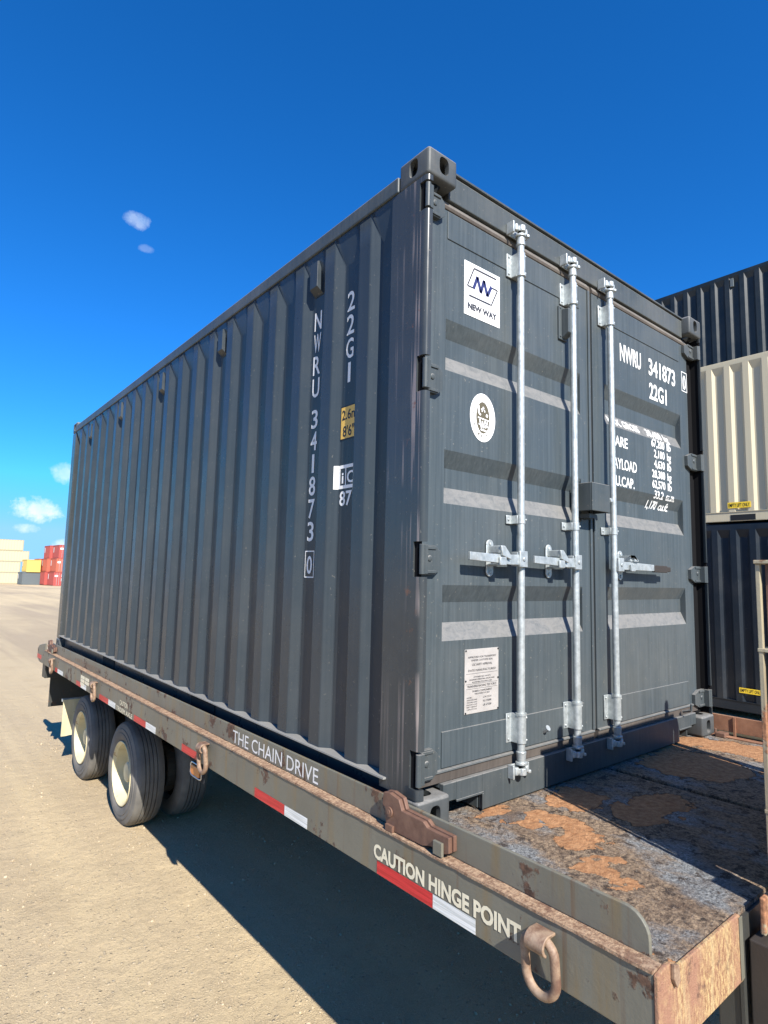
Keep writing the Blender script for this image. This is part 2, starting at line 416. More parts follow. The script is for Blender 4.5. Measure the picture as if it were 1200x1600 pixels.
def ground_mat():
    t = NT('packed_gravel_ground')
    P = t.obj
    base = t.mix(t.ramp(t.noise(.35, 6, .6), (.35, 0.0), (.68, 1.0)), (.650, .505, .300), (.560, .435, .255))
    base = t.mix(t.ramp(t.noise(1.0, 5, .65, t.map((.14, .03, 1))), (.42, 0.0), (.60, .75)), base, (.345, .265, .175))
    base = t.mix(t.ramp(t.noise(6, 6, .7), (.4, 0.0), (.7, .35)), base, (.38, .29, .19))
    base = t.mix(t.ramp(t.noise(160, 5, .75), (.35, .42), (.60, 0.0)), base, (.15, .11, .06))
    trk = t.noise(1.0, 4, .55, t.map((1.3, .05, 1), (2.3, 0, 0)))
    base = t.mix(t.ramp(trk, (.48, 0.0), (.62, .40)), base, (.60, .47, .27))
    base = t.mix(t.ramp(t.noise(1.1, 6, .65), (.55, 0.0), (.72, .45)), base, (.33, .245, .14))
    v = t.voro(42, out=0); vc = t.voro(42, out=1)
    keep = t.ramp(t.sep(vc)[0], (.80, 0.0), (.84, 1.0))
    stone = t.math('MULTIPLY', t.ramp(v, (.22, 1.0), (.34, 0.0)), keep)
    vb = t.voro(95, out=0); vbc = t.voro(95, out=1)
    st2 = t.math('MULTIPLY', t.ramp(vb, (.25, 1.0), (.4, 0.0)), t.ramp(t.sep(vbc)[1], (.62, 0.0), (.68, 1.0)))
    c = t.mix(t.math('MULTIPLY', st2, .5), base, (.60, .49, .32))
    c = t.mix(t.math('MULTIPLY', stone, .8), c, t.mix(t.sep(vc)[2], (.58, .48, .33), (.32, .25, .16)))
    t.set(c, .93)
    h = t.math('ADD', t.math('ADD', t.math('MULTIPLY', stone, .5), t.math('MULTIPLY', st2, .3)), t.math('MULTIPLY', t.noise(160, 6, .75), .5))
    b = t.bump(h, 1.0, .013)
    t.bump(t.math('ADD', t.noise(5, 6, .65), t.math('MULTIPLY', trk, 1.5)), .6, .04, b)
    return t.m
M['ground'] = ground_mat()

# ------------------------------------------------------------------ ground
GZ0, GSL = -1.125, -.0112
def gz(y): return GZ0+GSL*y
gm = MB(); R_ = 2500
bmg = bmesh.new()
xs = [-R_, -400, -100, -30, -12, -6]+[-5+.5*i for i in range(31)]+[12, 20, 40, 100, 400, R_]
ys = [-R_, -400, -60, -20, -10, -5]+[-4+.5*i for i in range(41)]+[20, 28, 40, 60, 100, 180, 400, R_]
grid = [[None]*len(ys) for _ in xs]
for i, x in enumerate(xs):
    for j, y in enumerate(ys):
        near = 1 if (abs(x) < 12 and -5 < y < 20) else 0
        dz = near*.012*noise.noise(Vector((x*.7, y*.7, 0)))
        grid[i][j] = bmg.verts.new((x, y, gz(y)+dz))
for i in range(len(xs)-1):
    for j in range(len(ys)-1): bmg.faces.new((grid[i][j], grid[i+1][j], grid[i+1][j+1], grid[i][j+1]))
me = bpy.data.meshes.new('ground'); bmg.to_mesh(me); bmg.free()
g = link('ground', me, M['ground'], smooth=True); tag(g, kind='structure', label='packed tan gravel yard')
# loose pebbles scattered on it: one countless mass
pb = MB()
ico = bmesh.new(); bmesh.ops.create_icosphere(ico, subdivisions=1, radius=1); iv = [v.co.copy() for v in ico.verts]; iff = [tuple(v.index for v in f.verts) for f in ico.faces]; ico.free()
for k in range(9000):
    r = random.random()**1.6*9
    x = -3.0+random.random()*6.5; y = 0.2+r
    if k % 9 == 0: x = 5.0+random.random()*4; y = random.random()*5-.5
    s_ = random.choice((.0025, .003, .003, .004, .005, .006, .009)) * random.uniform(.7, 1.3)
    e = Euler((random.random()*3, random.random()*3, random.random()*6)).to_matrix()
    sc_ = Vector((random.uniform(.7, 1.4), random.uniform(.7, 1.3), random.uniform(.45, .8)))
    c_ = Vector((x, y, gz(y)+s_*.25))
    pb.add([c_+e @ Vector((v.x*sc_.x*s_, v.y*sc_.y*s_, v.z*sc_.z*s_)) for v in iv], iff)
tp = NT('pebble_stone'); tp.set(tp.mix(tp.ramp(tp.noise(13, 2, .5), (.3, 0.0), (.7, 1.0)), (.50, .41, .28), (.30, .23, .145)), .9)
o = pb.build('gravel', tp.m); tag(o, 'loose pale pebbles scattered over the packed yard', 'gravel', kind='stuff')

# ------------------------------------------------------------------ corner casting (boolean-cut, reused)
def casting_mesh():
    def cyl_bm(c, ax, rx, ry, L_):
        m = MB(); n = 24; poly = []
        for i in range(n):
            a = 2*math.pi*i/n; poly.append((rx*math.cos(a), ry*math.sin(a)))
        # stadium: push the ends apart
        poly = [(rx*math.copysign(abs(p[0]/rx)**.75, p[0]), ry*math.copysign(abs(p[1]/ry)**.62, p[1])) for p in poly]
        if ax == 0: m.prism([(c[1]+p[0], c[2]+p[1]) for p in poly], 0, c[0]-L_, c[0]+L_)
        if ax == 1: m.prism([(c[0]+p[0], c[2]+p[1]) for p in poly], 1, c[1]-L_, c[1]+L_)
        if ax == 2: m.prism([(c[0]+p[0], c[1]+p[1]) for p in poly], 2, c[2]-L_, c[2]+L_)
        return m
    body = MB().box(0, .162, 0, .178, 0, .118).build('tmp', None)
    b = body.modifiers.new('b', 'BEVEL'); b.width = .014; b.segments = 3
    cutters = [MB().box(.022, .140, .022, .156, .020, .098).build('tmp', None),
               cyl_bm((0, .089, .055), 0, .026, .037, .04).build('tmp', None),
               cyl_bm((.085, 0, .055), 1, .026, .037, .04).build('tmp', None),
               cyl_bm((.081, .089, .118), 2, .032, .055, .04).build('tmp', None)]
    for c in cutters:
        m = body.modifiers.new('c', 'BOOLEAN'); m.object = c; m.operation = 'DIFFERENCE'; m.solver = 'EXACT'
    bpy.context.view_layer.update()
    me = bpy.data.meshes.new_from_object(body.evaluated_get(bpy.context.evaluated_depsgraph_get())); me.name = 'corner_casting'
    for c in cutters+[body]: bpy.data.objects.remove(c)
    me.materials.clear()
    for p in me.polygons: p.use_smooth = True
    try: me.set_sharp_from_angle(angle=math.radians(35))
    except Exception: pass
    return me
CAST = casting_mesh(); CAST.materials.append(M['cast'])
def castings(parent, LX, LY, H, mat=None):
    me = CAST
    if mat is not None: me = CAST.copy(); me.materials.clear(); me.materials.append(mat)
    for sx_ in (0, 1):
        for sy_ in (0, 1):
            for sz_ in (0, 1):
                o = bpy.data.objects.new('corner_casting', me); C.objects.link(o); o.parent = parent
                o.location = (LX*sx_, LY*sy_, H if sz_ else 0); o.scale = (-1 if sx_ else 1, -1 if sy_ else 1, -1 if sz_ else 1)

# corrugated long wall: mesh in (y, z) with depth along x
def corrugated(x_out, sgn, y0, y1, z0, z1, first, pitch, depth=.036, inner=.112, slope=.040, taper=.10):
    outer = pitch-inner-2*slope
    brk = [(y0, depth)]
    k = -30
    while True:
        a = first+pitch*k; k += 1
        if a < y0+.02: continue
        if a+inner > y1-.02: break
        # outer flat before it
        for yy, d in ((a-slope-outer-slope, depth), (a-slope-outer, 0), (a-slope, 0), (a, depth)):
            if yy > y0+.02 and yy > brk[-1][0]+1e-4: brk.append((yy, d))
    if brk[-1][0] < y1-1e-3:
        yy = brk[-1][0]+inner; brk.append((yy, depth)); brk.append((min(yy+slope, y1-.02), 0 if yy+slope < y1-.05 else depth)); brk.append((y1-.01, depth)); brk.append((y1, depth))
    m = MB(); rows = [(z0, None), (z0+.004, None), (z1-.135, None), (z1-.010, 1), (z1, 1)]
    vs = []
    for z, flatrow in rows:
        for yy, d in brk: vs.append((x_out+sgn*(0 if flatrow else d), yy, z))
    n = len(brk)
    fs = []
    for r in range(len(rows)-1):
        for i in range(n-1):
            a, b, c, d = r*n+i, r*n+i+1, (r+1)*n+i+1, (r+1)*n+i
            if r == 2 and abs(brk[i][1]-brk[i+1][1]) > .01:
                # the crease runs from the foot of the recess to the top of the rib
                if brk[i][1] > brk[i+1][1]: fs += [(a, b, c), (a, c, d)]
                else: fs += [(a, b, d), (b, c, d)]
            else: fs.append((a, b, c, d))
    m.add(vs, fs); return m

# ------------------------------------------------------------------ the main container
LX, LY, H = 2.438, 6.058, 2.591
K = empty('shipping_container', (0, 0, 0))
tag(K, 'dark slate grey shipping container with galvanised door bars, loaded on the rusty flatbed trailer', 'shipping container')
castings(K, LX, LY, H)
DY = .060       # door plane
side = corrugated(.004, 1, .218, 5.86, .158, 2.475, .488, .2755)
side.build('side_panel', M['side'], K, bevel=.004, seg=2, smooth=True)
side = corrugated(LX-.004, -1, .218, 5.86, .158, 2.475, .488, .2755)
side.build('side_panel', M['side'], K)
# rails
mb = MB().box(-.005, .060, .178, LY-.178, 2.476, 2.545); mb.build('top_rail', M['frame'], K, bevel=.006)
mb = MB().box(LX-.075, LX-.012, .178, LY-.178, 2.468, 2.545); mb.build('top_rail', M['side'], K, bevel=.006)
for s_ in (0, 1):      # channel-shaped bottom rail: web set back, flanges outwards
    f = (lambda a, b: (a, b)) if s_ == 0 else (lambda a, b: (LX-b, LX-a))
    mb = MB(); x0, x1 = f(.045, .052); mb.box(x0, x1, .178, LY-.178, .012, .150)
    
    x0, x1 = f(.012, .052); mb.box(x0, x1, .178, LY-.178, .004, .0118)
    mb.build('bottom_rail', M['side'], K)
    MB().box(*f(-.012, .052), .178, LY-.178, .1502, .158).build('rail_flange', M['flange'], K, bevel=.001)
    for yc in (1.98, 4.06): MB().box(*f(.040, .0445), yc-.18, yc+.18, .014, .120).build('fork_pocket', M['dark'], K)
mb = MB().box(.04, LX-.04, .10, LY-.10, 2.50, 2.56); mb.build('roof', M['side'], K)
mb = MB().box(.06, LX-.06, .10, LY-.06, .10, .15); mb.build('floor', M['dark'], K)
# corner posts: rear pair in full, far pair simple
def post(sx_, near):
    m = MB(); f = lambda a, b: (a, b) if sx_ == 0 else (LX-b, LX-a)
    if near:
        z0, z1 = .118, 2.473
        slots = [(2.33, 2.45), (1.60, 1.74), (.90, 1.03), (.155, .285)]
        # outer web, running back from the rounded nose, with the hinge cut-outs left open
        m.box(*f(.0015, .0095), .050, .218, z0, z1)
        m.box(*f(.0095, .050), .200, .218, z0, z1)
        m.box(*f(.0095, .085), .120, .128, z0, z1)
        zs = [z0]+[v for s in sorted(slots) for v in s]+[z1]
        for a, b in zip(zs[::2], zs[1::2]):
            # rounded nose as an extruded quarter profile
            pr = []
            for i in range(7):
                t = math.pi/2*i/6; pr.append((.0015+.018*(1-math.cos(t)), .004+.018*(1-math.sin(t))))
            pr = [(p[0], p[1]) for p in pr]+[(.030 if sx_ == 0 else .021, .004), (.030 if sx_ == 0 else .021, .012), (.0095, .0301), (.0015, .0301)]
            if sx_: pr = [(LX-p[0], p[1]) for p in pr]
            m.prism(pr, 2, a, b)
            m.box(*f(.0015, .0095), .0302, .0499, a, b)
        return m
    m.box(*f(.002, .12), LY-.16, LY-.003, .118, 2.473); return m
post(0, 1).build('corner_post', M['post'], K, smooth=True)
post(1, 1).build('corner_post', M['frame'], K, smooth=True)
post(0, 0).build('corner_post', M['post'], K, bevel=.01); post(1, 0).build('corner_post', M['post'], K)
mb = MB().box(.12, LX-.12, LY-.05, LY-.03, .12, 2.48)
mb.build('end_wall', M['side'], K)
# near-black lining in the post pits
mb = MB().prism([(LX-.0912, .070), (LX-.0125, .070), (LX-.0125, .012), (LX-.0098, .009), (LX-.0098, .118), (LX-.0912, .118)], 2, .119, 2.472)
mb.build('post_lining', M['pit_lining'], K)
mb = MB().box(.0100, .030, .034, .118, .119, 2.472); mb.build('post_lining', M['pit_lining'], K)
# header and sill
hb = MB().prism([(.050, 2.454), (.050, 2.566), (.075, 2.575), (.12, 2.575), (.12, 2.454)][::-1], 0, .1625, LX-.1625)
hb.build('door_header', M['frame'], K, bevel=.004)
mb = MB().box(.163, LX-.163, .044, .12, 2.576, 2.584); mb.build('rain_gutter', M['frame'], K)
sill = MB()
# sill with two fork notches
def sill_seg(x0, x1, z0): sill.box(x0, x1, .038, .060, z0, .138); sill.box(x0, x1, .060, .16, .118, .138)
sill_seg(.1625, .232, .072); sill_seg(.3802, 2.058, .003); sill_seg(2.2062, LX-.1625, .072)
sill.box(.232, .380, .038, .060, .066, .138); sill.box(2.058, 2.206, .038, .060, .066, .138)
sill.box(.374, .380, .060, .22, .003, .117); sill.box(.232, .380, .0605, .22, .060, .066)
sill.box(2.0582, 2.0642, .060, .22, .003, .117); sill.box(2.2002, 2.206, .060, .22, .003, .117)
sill.build('door_sill', M['frame'], K, bevel=.003)
mb = MB().box(.2300, .3822, .034, .0375, .064, .0715); mb.box(.3752, .3822, .034, .0375, .004, .0640)
mb.build('pocket_rim', M['frame'], K, bevel=.001)
MB().box(2.056, 2.208, .034, .0375, .064, .0715).build('pocket_rim', M['frame'], K, bevel=.001)

# doors: horizontal pressed recesses
REC = [(1.945, 1.731), (1.405, 1.190), (.871, .657)]
RD, RS = .032, .068
def prof(z):
    for a, b in REC:
        if b <= z <= a: return DY+RD*min(1, (a-z)/RS, (z-b)/RS)
    return DY
def door(x0, x1, r0, r1):
    d = empty('door', (0, 0, 0), parent=K)
    zb, zt = .183, 2.412
    m = MB()
    # frame face around the pressed panel
    m.box(x0, r0, DY, DY+.04, zb, zt); m.box(r1, x1, DY, DY+.04, zb, zt)
    zs = [zt]
    for a, b in REC: zs += [a, a-RS, b+RS, b]
    zs.append(zb)
    for a, b in zip(zs[:-1], zs[1:]):
        ya, yb = prof(a), prof(b)
        e = .028
        m.add([(r0, ya, a), (r1, ya, a), (r1, yb, b), (r0, yb, b)], [(0, 1, 2, 3)])
    # close the recess ends
    for xx in (r0+.0003, r1-.0003):
        for a, b in REC: m.add([(xx, DY, a), (xx, DY+RD, a-RS), (xx, DY+RD, b+RS), (xx, DY, b)], [(0, 1, 2, 3)])
    m.box(x0, x1, DY+.05, DY+.058, zb, zt)
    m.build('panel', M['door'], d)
    MB().box(r0+.003, r1-.003, DY-.004, DY+.002, 2.288, 2.408).build('panel_rail', M['door'], d, bevel=.002)
    MB().box(r0+.003, r1-.003, DY-.006, DY+.002, .190, .322).build('panel_rail', M['door'], d, bevel=.002)
    m = MB()
    m.prism([(DY-.008, 2.425), (DY+.006, 2.452), (DY+.03, 2.452), (DY+.03, 2.413), (DY-.004, 2.413)][::-1], 0, x0, x1)
    m.build('gasket', M['brown_gasket'], d, bevel=.002)
    m = MB().prism([(DY-.004, .140), (DY-.006, .176), (DY+.03, .176), (DY+.03, .140)][::-1], 0, x0, x1); m.build('gasket', M['brown_gasket'], d)
    m = MB().prism([(DY-.012, .1765), (DY-.010, .184), (DY+.002, .186), (DY+.002, .1765)][::-1], 0, x0, x1); m.build('door_lip', M['frame'], d, bevel=.001)
    return d
dl = door(.0305, 1.205, .165, 1.125)
dr = door(1.243, 2.345, 1.355, 2.235)
m = MB().box(1.2055, 1.2425, DY+.012, DY+.03, .183, 2.412); m.box(1.214, 1.236, DY+.004, DY+.012, .183, 2.45); m.build('centre_gasket', M['brown_gasket'], dl, bevel=.003)
m = MB().box(1.196, 1.2135, DY-.008, DY-.0005, .185, 2.41); m.build('astragal', M['door'], dl, bevel=.002)

# hinges
def hinge(sx_, zc, h, parent):
    m = MB()
    fx = lambda x: x if sx_ == 0 else LX-x
    y = DY-.020
    tip = .132 if sx_ == 0 else .160
    pl = [(.030, -h/2), (.105, -h/2), (tip, -h/2+.022), (tip, h/2-.022), (.105, h/2), (.030, h/2)]
    poly = [(fx(a), zc+b) for a, b in pl]
    if sx_: poly = poly[::-1]
    m.prism(poly, 1, y, DY-.0003)
    # ribs
    for b in (-h/2+.010, h/2-.010):
        m.box(*sorted((fx(.034), fx(.106))), y-.005, y-.0002, zc+b-.005, zc+b+.005)
    m.cyl((fx(.0145), .015, zc-h/2), (fx(.0145), .015, zc+h/2), .0110, n=20)
    m.box(*sorted((fx(.020), fx(.040))), .010, .040, zc-h/2+.002, zc+h/2-.002)
    m.ball((fx(.075), y-.002, zc+.006), .012, (1, .35, 1), 6)
    m.build('hinge', M['frame'], parent, bevel=.002, smooth=True)
for zc, h in ((2.39, .10), (1.67, .115), (.965, .11), (.22, .11)):
    hinge(0, zc, h, dl); hinge(1, zc-.01, h*.92, dr)

# locking bars
def bolt(m, x, y, z, r=.006): m.cyl((x, y, z), (x, y-.005, z), r, n=6)
def lock_bar(x, parent, ztop, zbot, mirror=1):
    y = .014; r = .0158
    b = MB(); b.cyl((x, y, zbot+.06), (x, y, ztop-.06), r, n=24); o = b.build('locking_bar', M['galv'], parent, smooth=True)
    # brackets with flange on the left
    for zc, h, rr in ((ztop-.165, .108, .0205), (zbot+.165, .118, .0205), (1.155, .038, .0185)):
        m = MB(); m.cyl((x, y, zc-h/2), (x, y, zc+h/2), rr, n=24)
        m.box(x-.050, x-.012, DY-.009, DY-.0025, zc-h/2, zc+h/2)
        m.box(x-.0195, x+.0195, y+.004, DY-.003, zc-h/2+.001, zc+h/2-.001)
        m.box(x+.0200, x+.034, DY-.009, DY-.0025, zc-h/2, zc+h/2)
        for q in ((-h/2+.014), (h/2-.014)) if h > .05 else (0,):
            bolt(m, x-.038, DY-.009, zc+q); bolt(m, x+.015, y-.013, zc+q, .005)
        m.build('bar_bracket', M['galv'], parent, bevel=.002, smooth=True)
        if h > .05:
            m = MB(); zz = zc-h/2-.003 if zc > 1.5 else zc+h/2-.006
            m.cyl((x, y, zz), (x, y, zz+.010), .0235, n=24); m.build('bar_collar', M['galv'], parent, smooth=True)
    # cam ends and keepers
    for zc, s in ((ztop, 1), (zbot, -1)):
        m = MB()
        m.cyl((x, y, zc-s*.075), (x, y, zc-s*.025), .021, .0165, n=20)
        m.cyl((x, y, zc-s*.034), (x, y, zc-s*.022), .024, n=20)
        m.cyl((x, y-.004, zc-s*.010), (x, y-.004, zc+s*.018), .020, n=8)
        m.box(x-.036, x+.030, y-.010, y+.012, zc-.010, zc+.010)
        m.cyl((x-.034, y, zc-.014), (x-.034, y, zc+.016), .011, n=12)
        m.cyl((x+.031, y-.002, zc-.012), (x+.031, y-.002, zc+.014), .010, n=12)
        m.build('locking_cam', M['galv'], parent, bevel=.003, smooth=True)
        m = MB()
        m.box(x-.058, x-.048, y-.006, .0375 if s < 0 else .0495, zc-.028, zc+.026)
        m.box(x+.048, x+.056, y+.002, .0375 if s < 0 else .0495, zc-.022, zc+.022)
        m.box(x-.0478, x+.0478, .032 if s < 0 else .044, .0376 if s < 0 else .0496, zc-.028, zc+.024)
        m.cyl((x+.046, y-.004, zc-.018), (x+.046, y-.004, zc-.006), .010, n=10)
        m.build('cam_keeper', M['galv'], parent, bevel=.002, smooth=True)
    # handle hub
    m = MB(); hz = .985
    hc = x-.018*mirror
    m.box(hc-.026, hc+.026, y-.030, y-.018, hz-.034, hz+.034)
    m.box(hc-.026, hc-.018, y-.0178, y+.018, hz-.030, hz+.030); m.box(hc+.018, hc+.026, y-.0178, y+.018, hz-.030, hz+.030)
    bolt(m, hc, y-.030, hz, .010)
    m.build('handle_hub', M['galv'], parent, bevel=.003, smooth=True)
    s = -mirror
    L_ = .345 if mirror == 1 else .56
    h = MB(); yy = y-.024
    pts = [(x+s*.020, hz+.018), (x+s*.10, hz+.016), (x+s*.17, hz+.014), (x+s*L_, hz+.018), (x+s*L_, hz-.014), (x+s*.19, hz-.020), (x+s*.10, hz-.026), (x+s*.020, hz-.024)]
    if mirror == 1: h.prism(pts, 1, yy, yy+.012)
    else:
        pts2 = [(x+s*.020, hz+.018), (x+s*.10, hz+.016), (x+s*.37, hz+.010), (x+s*.37, hz-.024), (x+s*.10, hz-.024), (x+s*.020, hz-.024)]
        h.prism(pts2, 1, yy, yy+.012)
    h.build('handle', M['galv'], parent, bevel=.002)
    if mirror != 1:
        g_ = MB().box(x+.3705, x+.515, yy-.004, yy+.016, hz-.030, hz+.008); g_.box(x+.5155, x+.56, yy-.001, yy+.013, hz-.024, hz+.002)
        g_.build('handle_grip', M['grip_foot_shade'], parent, bevel=.004)
    # retainer plate on the door with catch
    rx = x+s*(.158 if mirror == 1 else .125)
    m = MB(); m.cyl((rx, DY-.0025, hz+.055), (rx, DY-.010, hz+.055), .022, n=18); m.cyl((rx, DY-.0025, hz-.055), (rx, DY-.010, hz-.055), .022, n=18)
    m.box(rx-.022, rx+.022, DY-.0098, DY-.0028, hz-.055, hz+.055); bolt(m, rx, DY-.010, hz+.058, .008); bolt(m, rx, DY-.010, hz-.058, .008)
    m.box(rx-.016, rx+.016, yy-.010, DY-.010, hz-.032, hz-.022)
    m.box(rx-.020, rx+.020, yy-.012, yy-.003, hz-.030, hz+.004)
    m.prism([(rx-.014, hz+.05), (rx+.010, hz+.05), (rx+.050*(-s), hz+.012), (rx+.050*(-s), hz-.006), (rx-.006, hz+.010)] if s < 0 else
            [(rx-.010, hz+.05), (rx+.014, hz+.05), (rx+.016, hz+.02), (rx+.055, hz+.020), (rx+.055, hz+.028), (rx+.02, hz+.046)], 1, yy-.012, yy-.001)
    m.box(rx-.010*(1 if s < 0 else 1), rx+.012, yy-.001, DY-.0103, hz+.020, hz+.050); m.build('handle_retainer', M['galv'], parent, bevel=.003, smooth=True)
lock_bar(.590, dl, 2.475, .120)
lock_bar(1.000, dl, 2.475, .120)
lock_bar(1.345, dr, 2.470, .115, mirror=-1)
# lock box over the door joint
m = MB(); m.box(1.062, 1.222, -.040, -.034, 1.235, 1.372); m.box(1.062, 1.070, -.0338, DY-.001, 1.235, 1.372); m.box(1.214, 1.222, -.0338, DY-.009, 1.235, 1.372)
m.box(1.0702, 1.2138, -.0338, DY-.009, 1.364, 1.372)
m.build('lock_box', M['frame'], dl, bevel=.003)
m = MB().box(1.10, 1.16, .0, DY-.001, 1.205, 1.225); m.cyl((1.13, .01, 1.21), (1.13, .05, 1.21), .012); m.build('lock_box_catch', M['frame'], dl)
m = MB().box(1.226, 1.240, -.036, -.030, 1.29, 1.31); m.cyl((1.236, -.04, 1.30), (1.236, -.026, 1.30), .009); m.build('seal_stud', M['galv'], dr)
# small vent housing on the left door
m = MB(); m.box(.936, 1.006, DY-.010, DY-.001, 2.075, 2.245); m.prism([(DY-.048, 2.105), (DY-.048, 2.225), (DY-.0105, 2.232), (DY-.0105, 2.082)][::-1], 0, .958, .998)
for q in (2.09, 2.235):
    bolt(m, .946, DY-.010, q, .005); bolt(m, .996, DY-.010, q, .005)
m.build('vent_cover', M['door'], dl, bevel=.003)
# shallow hooks on sill / right door corner
m = MB(); m.cyl((2.10, .034, .165), (2.10, -.012, .180), .007); m.cyl((2.10, -.012, .180), (2.10, -.014, .215), .006); m.build('lashing_hook', M['frame'], dr)
m = MB(); m.cyl((.80, DY-.002, .235), (.80, DY-.030, .255), .010, .013, n=10); m.build('tie_stub', M['galv'], dl)

# ---- door markings
YD = DY-.0012
RX, UZ = (1, 0, 0), (0, 0, 1)
# company sticker
st = MB().box(.270, .498, DY-.0020, DY-.0006, 2.000, 2.236); sticker = st.build('logo_sticker', M['sticker'], dl)
lg = MB(); yl = DY-.0026
def quad(m, pts, y): m.prism(pts, 1, y-.0005, y)
def bar(m, a, b, t, y):
    a = Vector((a[0], a[1])); b = Vector((b[0], b[1])); d = (b-a).normalized(); n = Vector((-d.y, d.x))*t/2
    quad(m, [tuple(a+n), tuple(b+n), tuple(b-n), tuple(a-n)], y)
bar(lg, (.332, 2.217), (.474, 2.217), .008, yl); bar(lg, (.330, 2.219), (.288, 2.128), .007, yl); bar(lg, (.288, 2.128), (.325, 2.128), .007, yl)
bar(lg, (.298, 2.088), (.436, 2.088), .008, yl); bar(lg, (.440, 2.086), (.482, 2.168), .007, yl); bar(lg, (.482, 2.168), (.446, 2.168), .007, yl)
lg.build('logo_outline', M['inkgrey'], sticker)
lg = MB()
for a, b in (((.326, 2.126), (.350, 2.186)), ((.350, 2.186), (.372, 2.122)), ((.372, 2.122), (.392, 2.184)), ((.392, 2.184), (.414, 2.120)), ((.414, 2.120), (.440, 2.172))): bar(lg, a, b, .016, yl-.0006)
lg.build('logo_letters', M['ink'], sticker)
t_ = MB(); text(t_, 'NEW WAY', (.384, DY-.0026, 2.030), RX, UZ, .026, w=.186, align='C', bold=.004); t_.build('lettering', M['inkgrey'], sticker)
# round inspection emblem
em = MB(); n = 48; cx, cz = .391, 1.575
def disc(m, cx, cz, rx, rz, y, y2): m.prism([(cx+rx*math.cos(2*math.pi*i/n), cz+rz*math.sin(2*math.pi*i/n)) for i in range(n)], 1, y, y2)
disc(em, cx, cz, .079, .104, DY-.0020, DY-.0006); emb = em.build('inspection_emblem', M['sticker'], dl)
em = MB(); disc(em, cx, cz, .042, .068, DY-.0027, DY-.0021)
for i in range(n):
    a = 2*math.pi*i/n; b = 2*math.pi*(i+1)/n
    quad(em, [(cx+.0735*math.cos(a), cz+.098*math.sin(a)), (cx+.0735*math.cos(b), cz+.098*math.sin(b)), (cx+.0720*math.cos(b), cz+.0962*math.sin(b)), (cx+.0720*math.cos(a), cz+.0962*math.sin(a))], DY-.0022)
em.build('emblem_field', M['olive'], emb)
em = MB(); yy = DY-.0031
for a, b, w_ in (((.362, 1.625), (.364, 1.592), .009), ((.364, 1.592), (.376, 1.584), .008), ((.384, 1.600), (.392, 1.622), .006), ((.392, 1.622), (.402, 1.600), .006), ((.378, 1.610), (.400, 1.612), .005),
                 ((.358, 1.572), (.428, 1.566), .005), ((.370, 1.565), (.382, 1.528), .008), ((.386, 1.560), (.394, 1.530), .007), ((.404, 1.562), (.406, 1.532), .009), ((.418, 1.560), (.416, 1.535), .007), ((.398, 1.548), (.422, 1.546), .005),
                 ((.376, 1.522), (.412, 1.520), .007), ((.410, 1.590), (.420, 1.584), .012), ((.364, 1.545), (.376, 1.543), .006)): bar(em, a, b, w_, yy)
em.build('emblem_figure', M['sticker'], emb)
em = MB()
def ring_text(m, s_, a0, a1, flip=False):
    for i, ch in enumerate(s_):
        if ch == ' ': continue
        a = a0+(a1-a0)*i/(len(s_)-1); c_, s2 = math.cos(a), math.sin(a)
        p = Vector((cx+.057*c_, DY-.0027, cz+.080*s2)); u = Vector((c_, 0, s2)) if not flip else Vector((-c_, 0, -s2)); r_ = Vector((u.z, 0, -u.x))
        text(m, ch, p-r_*.005-u*.006, r_, u, .012, w=.009 if ch != 'I' else .003)
ring_text(em, 'BUREAU VERITAS', math.radians(205), math.radians(-25)); ring_text(em, '1828', math.radians(244), math.radians(296), True)
em.build('lettering', M['olive'], emb)
# data plate
pl = MB().box(.292, .496, DY-.0030, DY-.0008, .368, .618); plate = pl.build('data_plate', M['plate'], dl, bevel=.001)
tx = MB(); yy = DY-.0036
rows = [(.583, 'APPROVED FOR TRANSPORT', .17, .0075), (.571, 'UNDER CUSTOMS SEAL', .13, .007), (.553, 'CSC SAFETY APPROVAL', .12, .009), (.531, 'DATE MANUFACTURED', .165, .0085), (.506, 'OWNER NO 341873', .10, .006),
        (.496, 'MAXIMUM OPERATING GROSS MASS', .15, .006), (.486, 'ALLOWABLE STACKING LOAD', .12, .006), (.469, 'TRANSVERSE RACKING TEST FORCE', .175, .009), (.450, 'TIMBER COMPONENT', .12, .0075), (.440, 'TREATMENT IM 2021', .09, .006),
        (.428, 'MODEL', .03, .005), (.419, 'GROSS MASS 30480', .06, .005), (.410, 'STACKING LOAD', .06, .005), (.401, 'RACKING LOAD', .06, .005), (.392, 'NET WEIGHT', .06, .005), (.383, 'CAPACITY 33.2', .06, .005),
        (.423, 'CN 2231', .05, .007), (.408, 'KG 192000', .05, .008), (.392, 'LB 67200', .05, .008)]
for i, (z, s_, w_, h_) in enumerate(rows):
    x0 = .394-w_/2 if w_ > .08 else (.304 if i < 16 else .40)
    text(tx, s_, (x0, yy, z), RX, UZ, h_, w=w_)
for z in (.522, .482, .463): tx.box(.300, .488, yy-.0004, yy, z, z+.0008)
tx.build('lettering', M['inkgrey'], plate)
for x_ in (.297, .491):
    for z_ in (.373, .496, .613): MB().cyl((x_, DY-.003, z_), (x_, DY-.006, z_), .0035, n=8).build('rivet', M['dark'], plate)
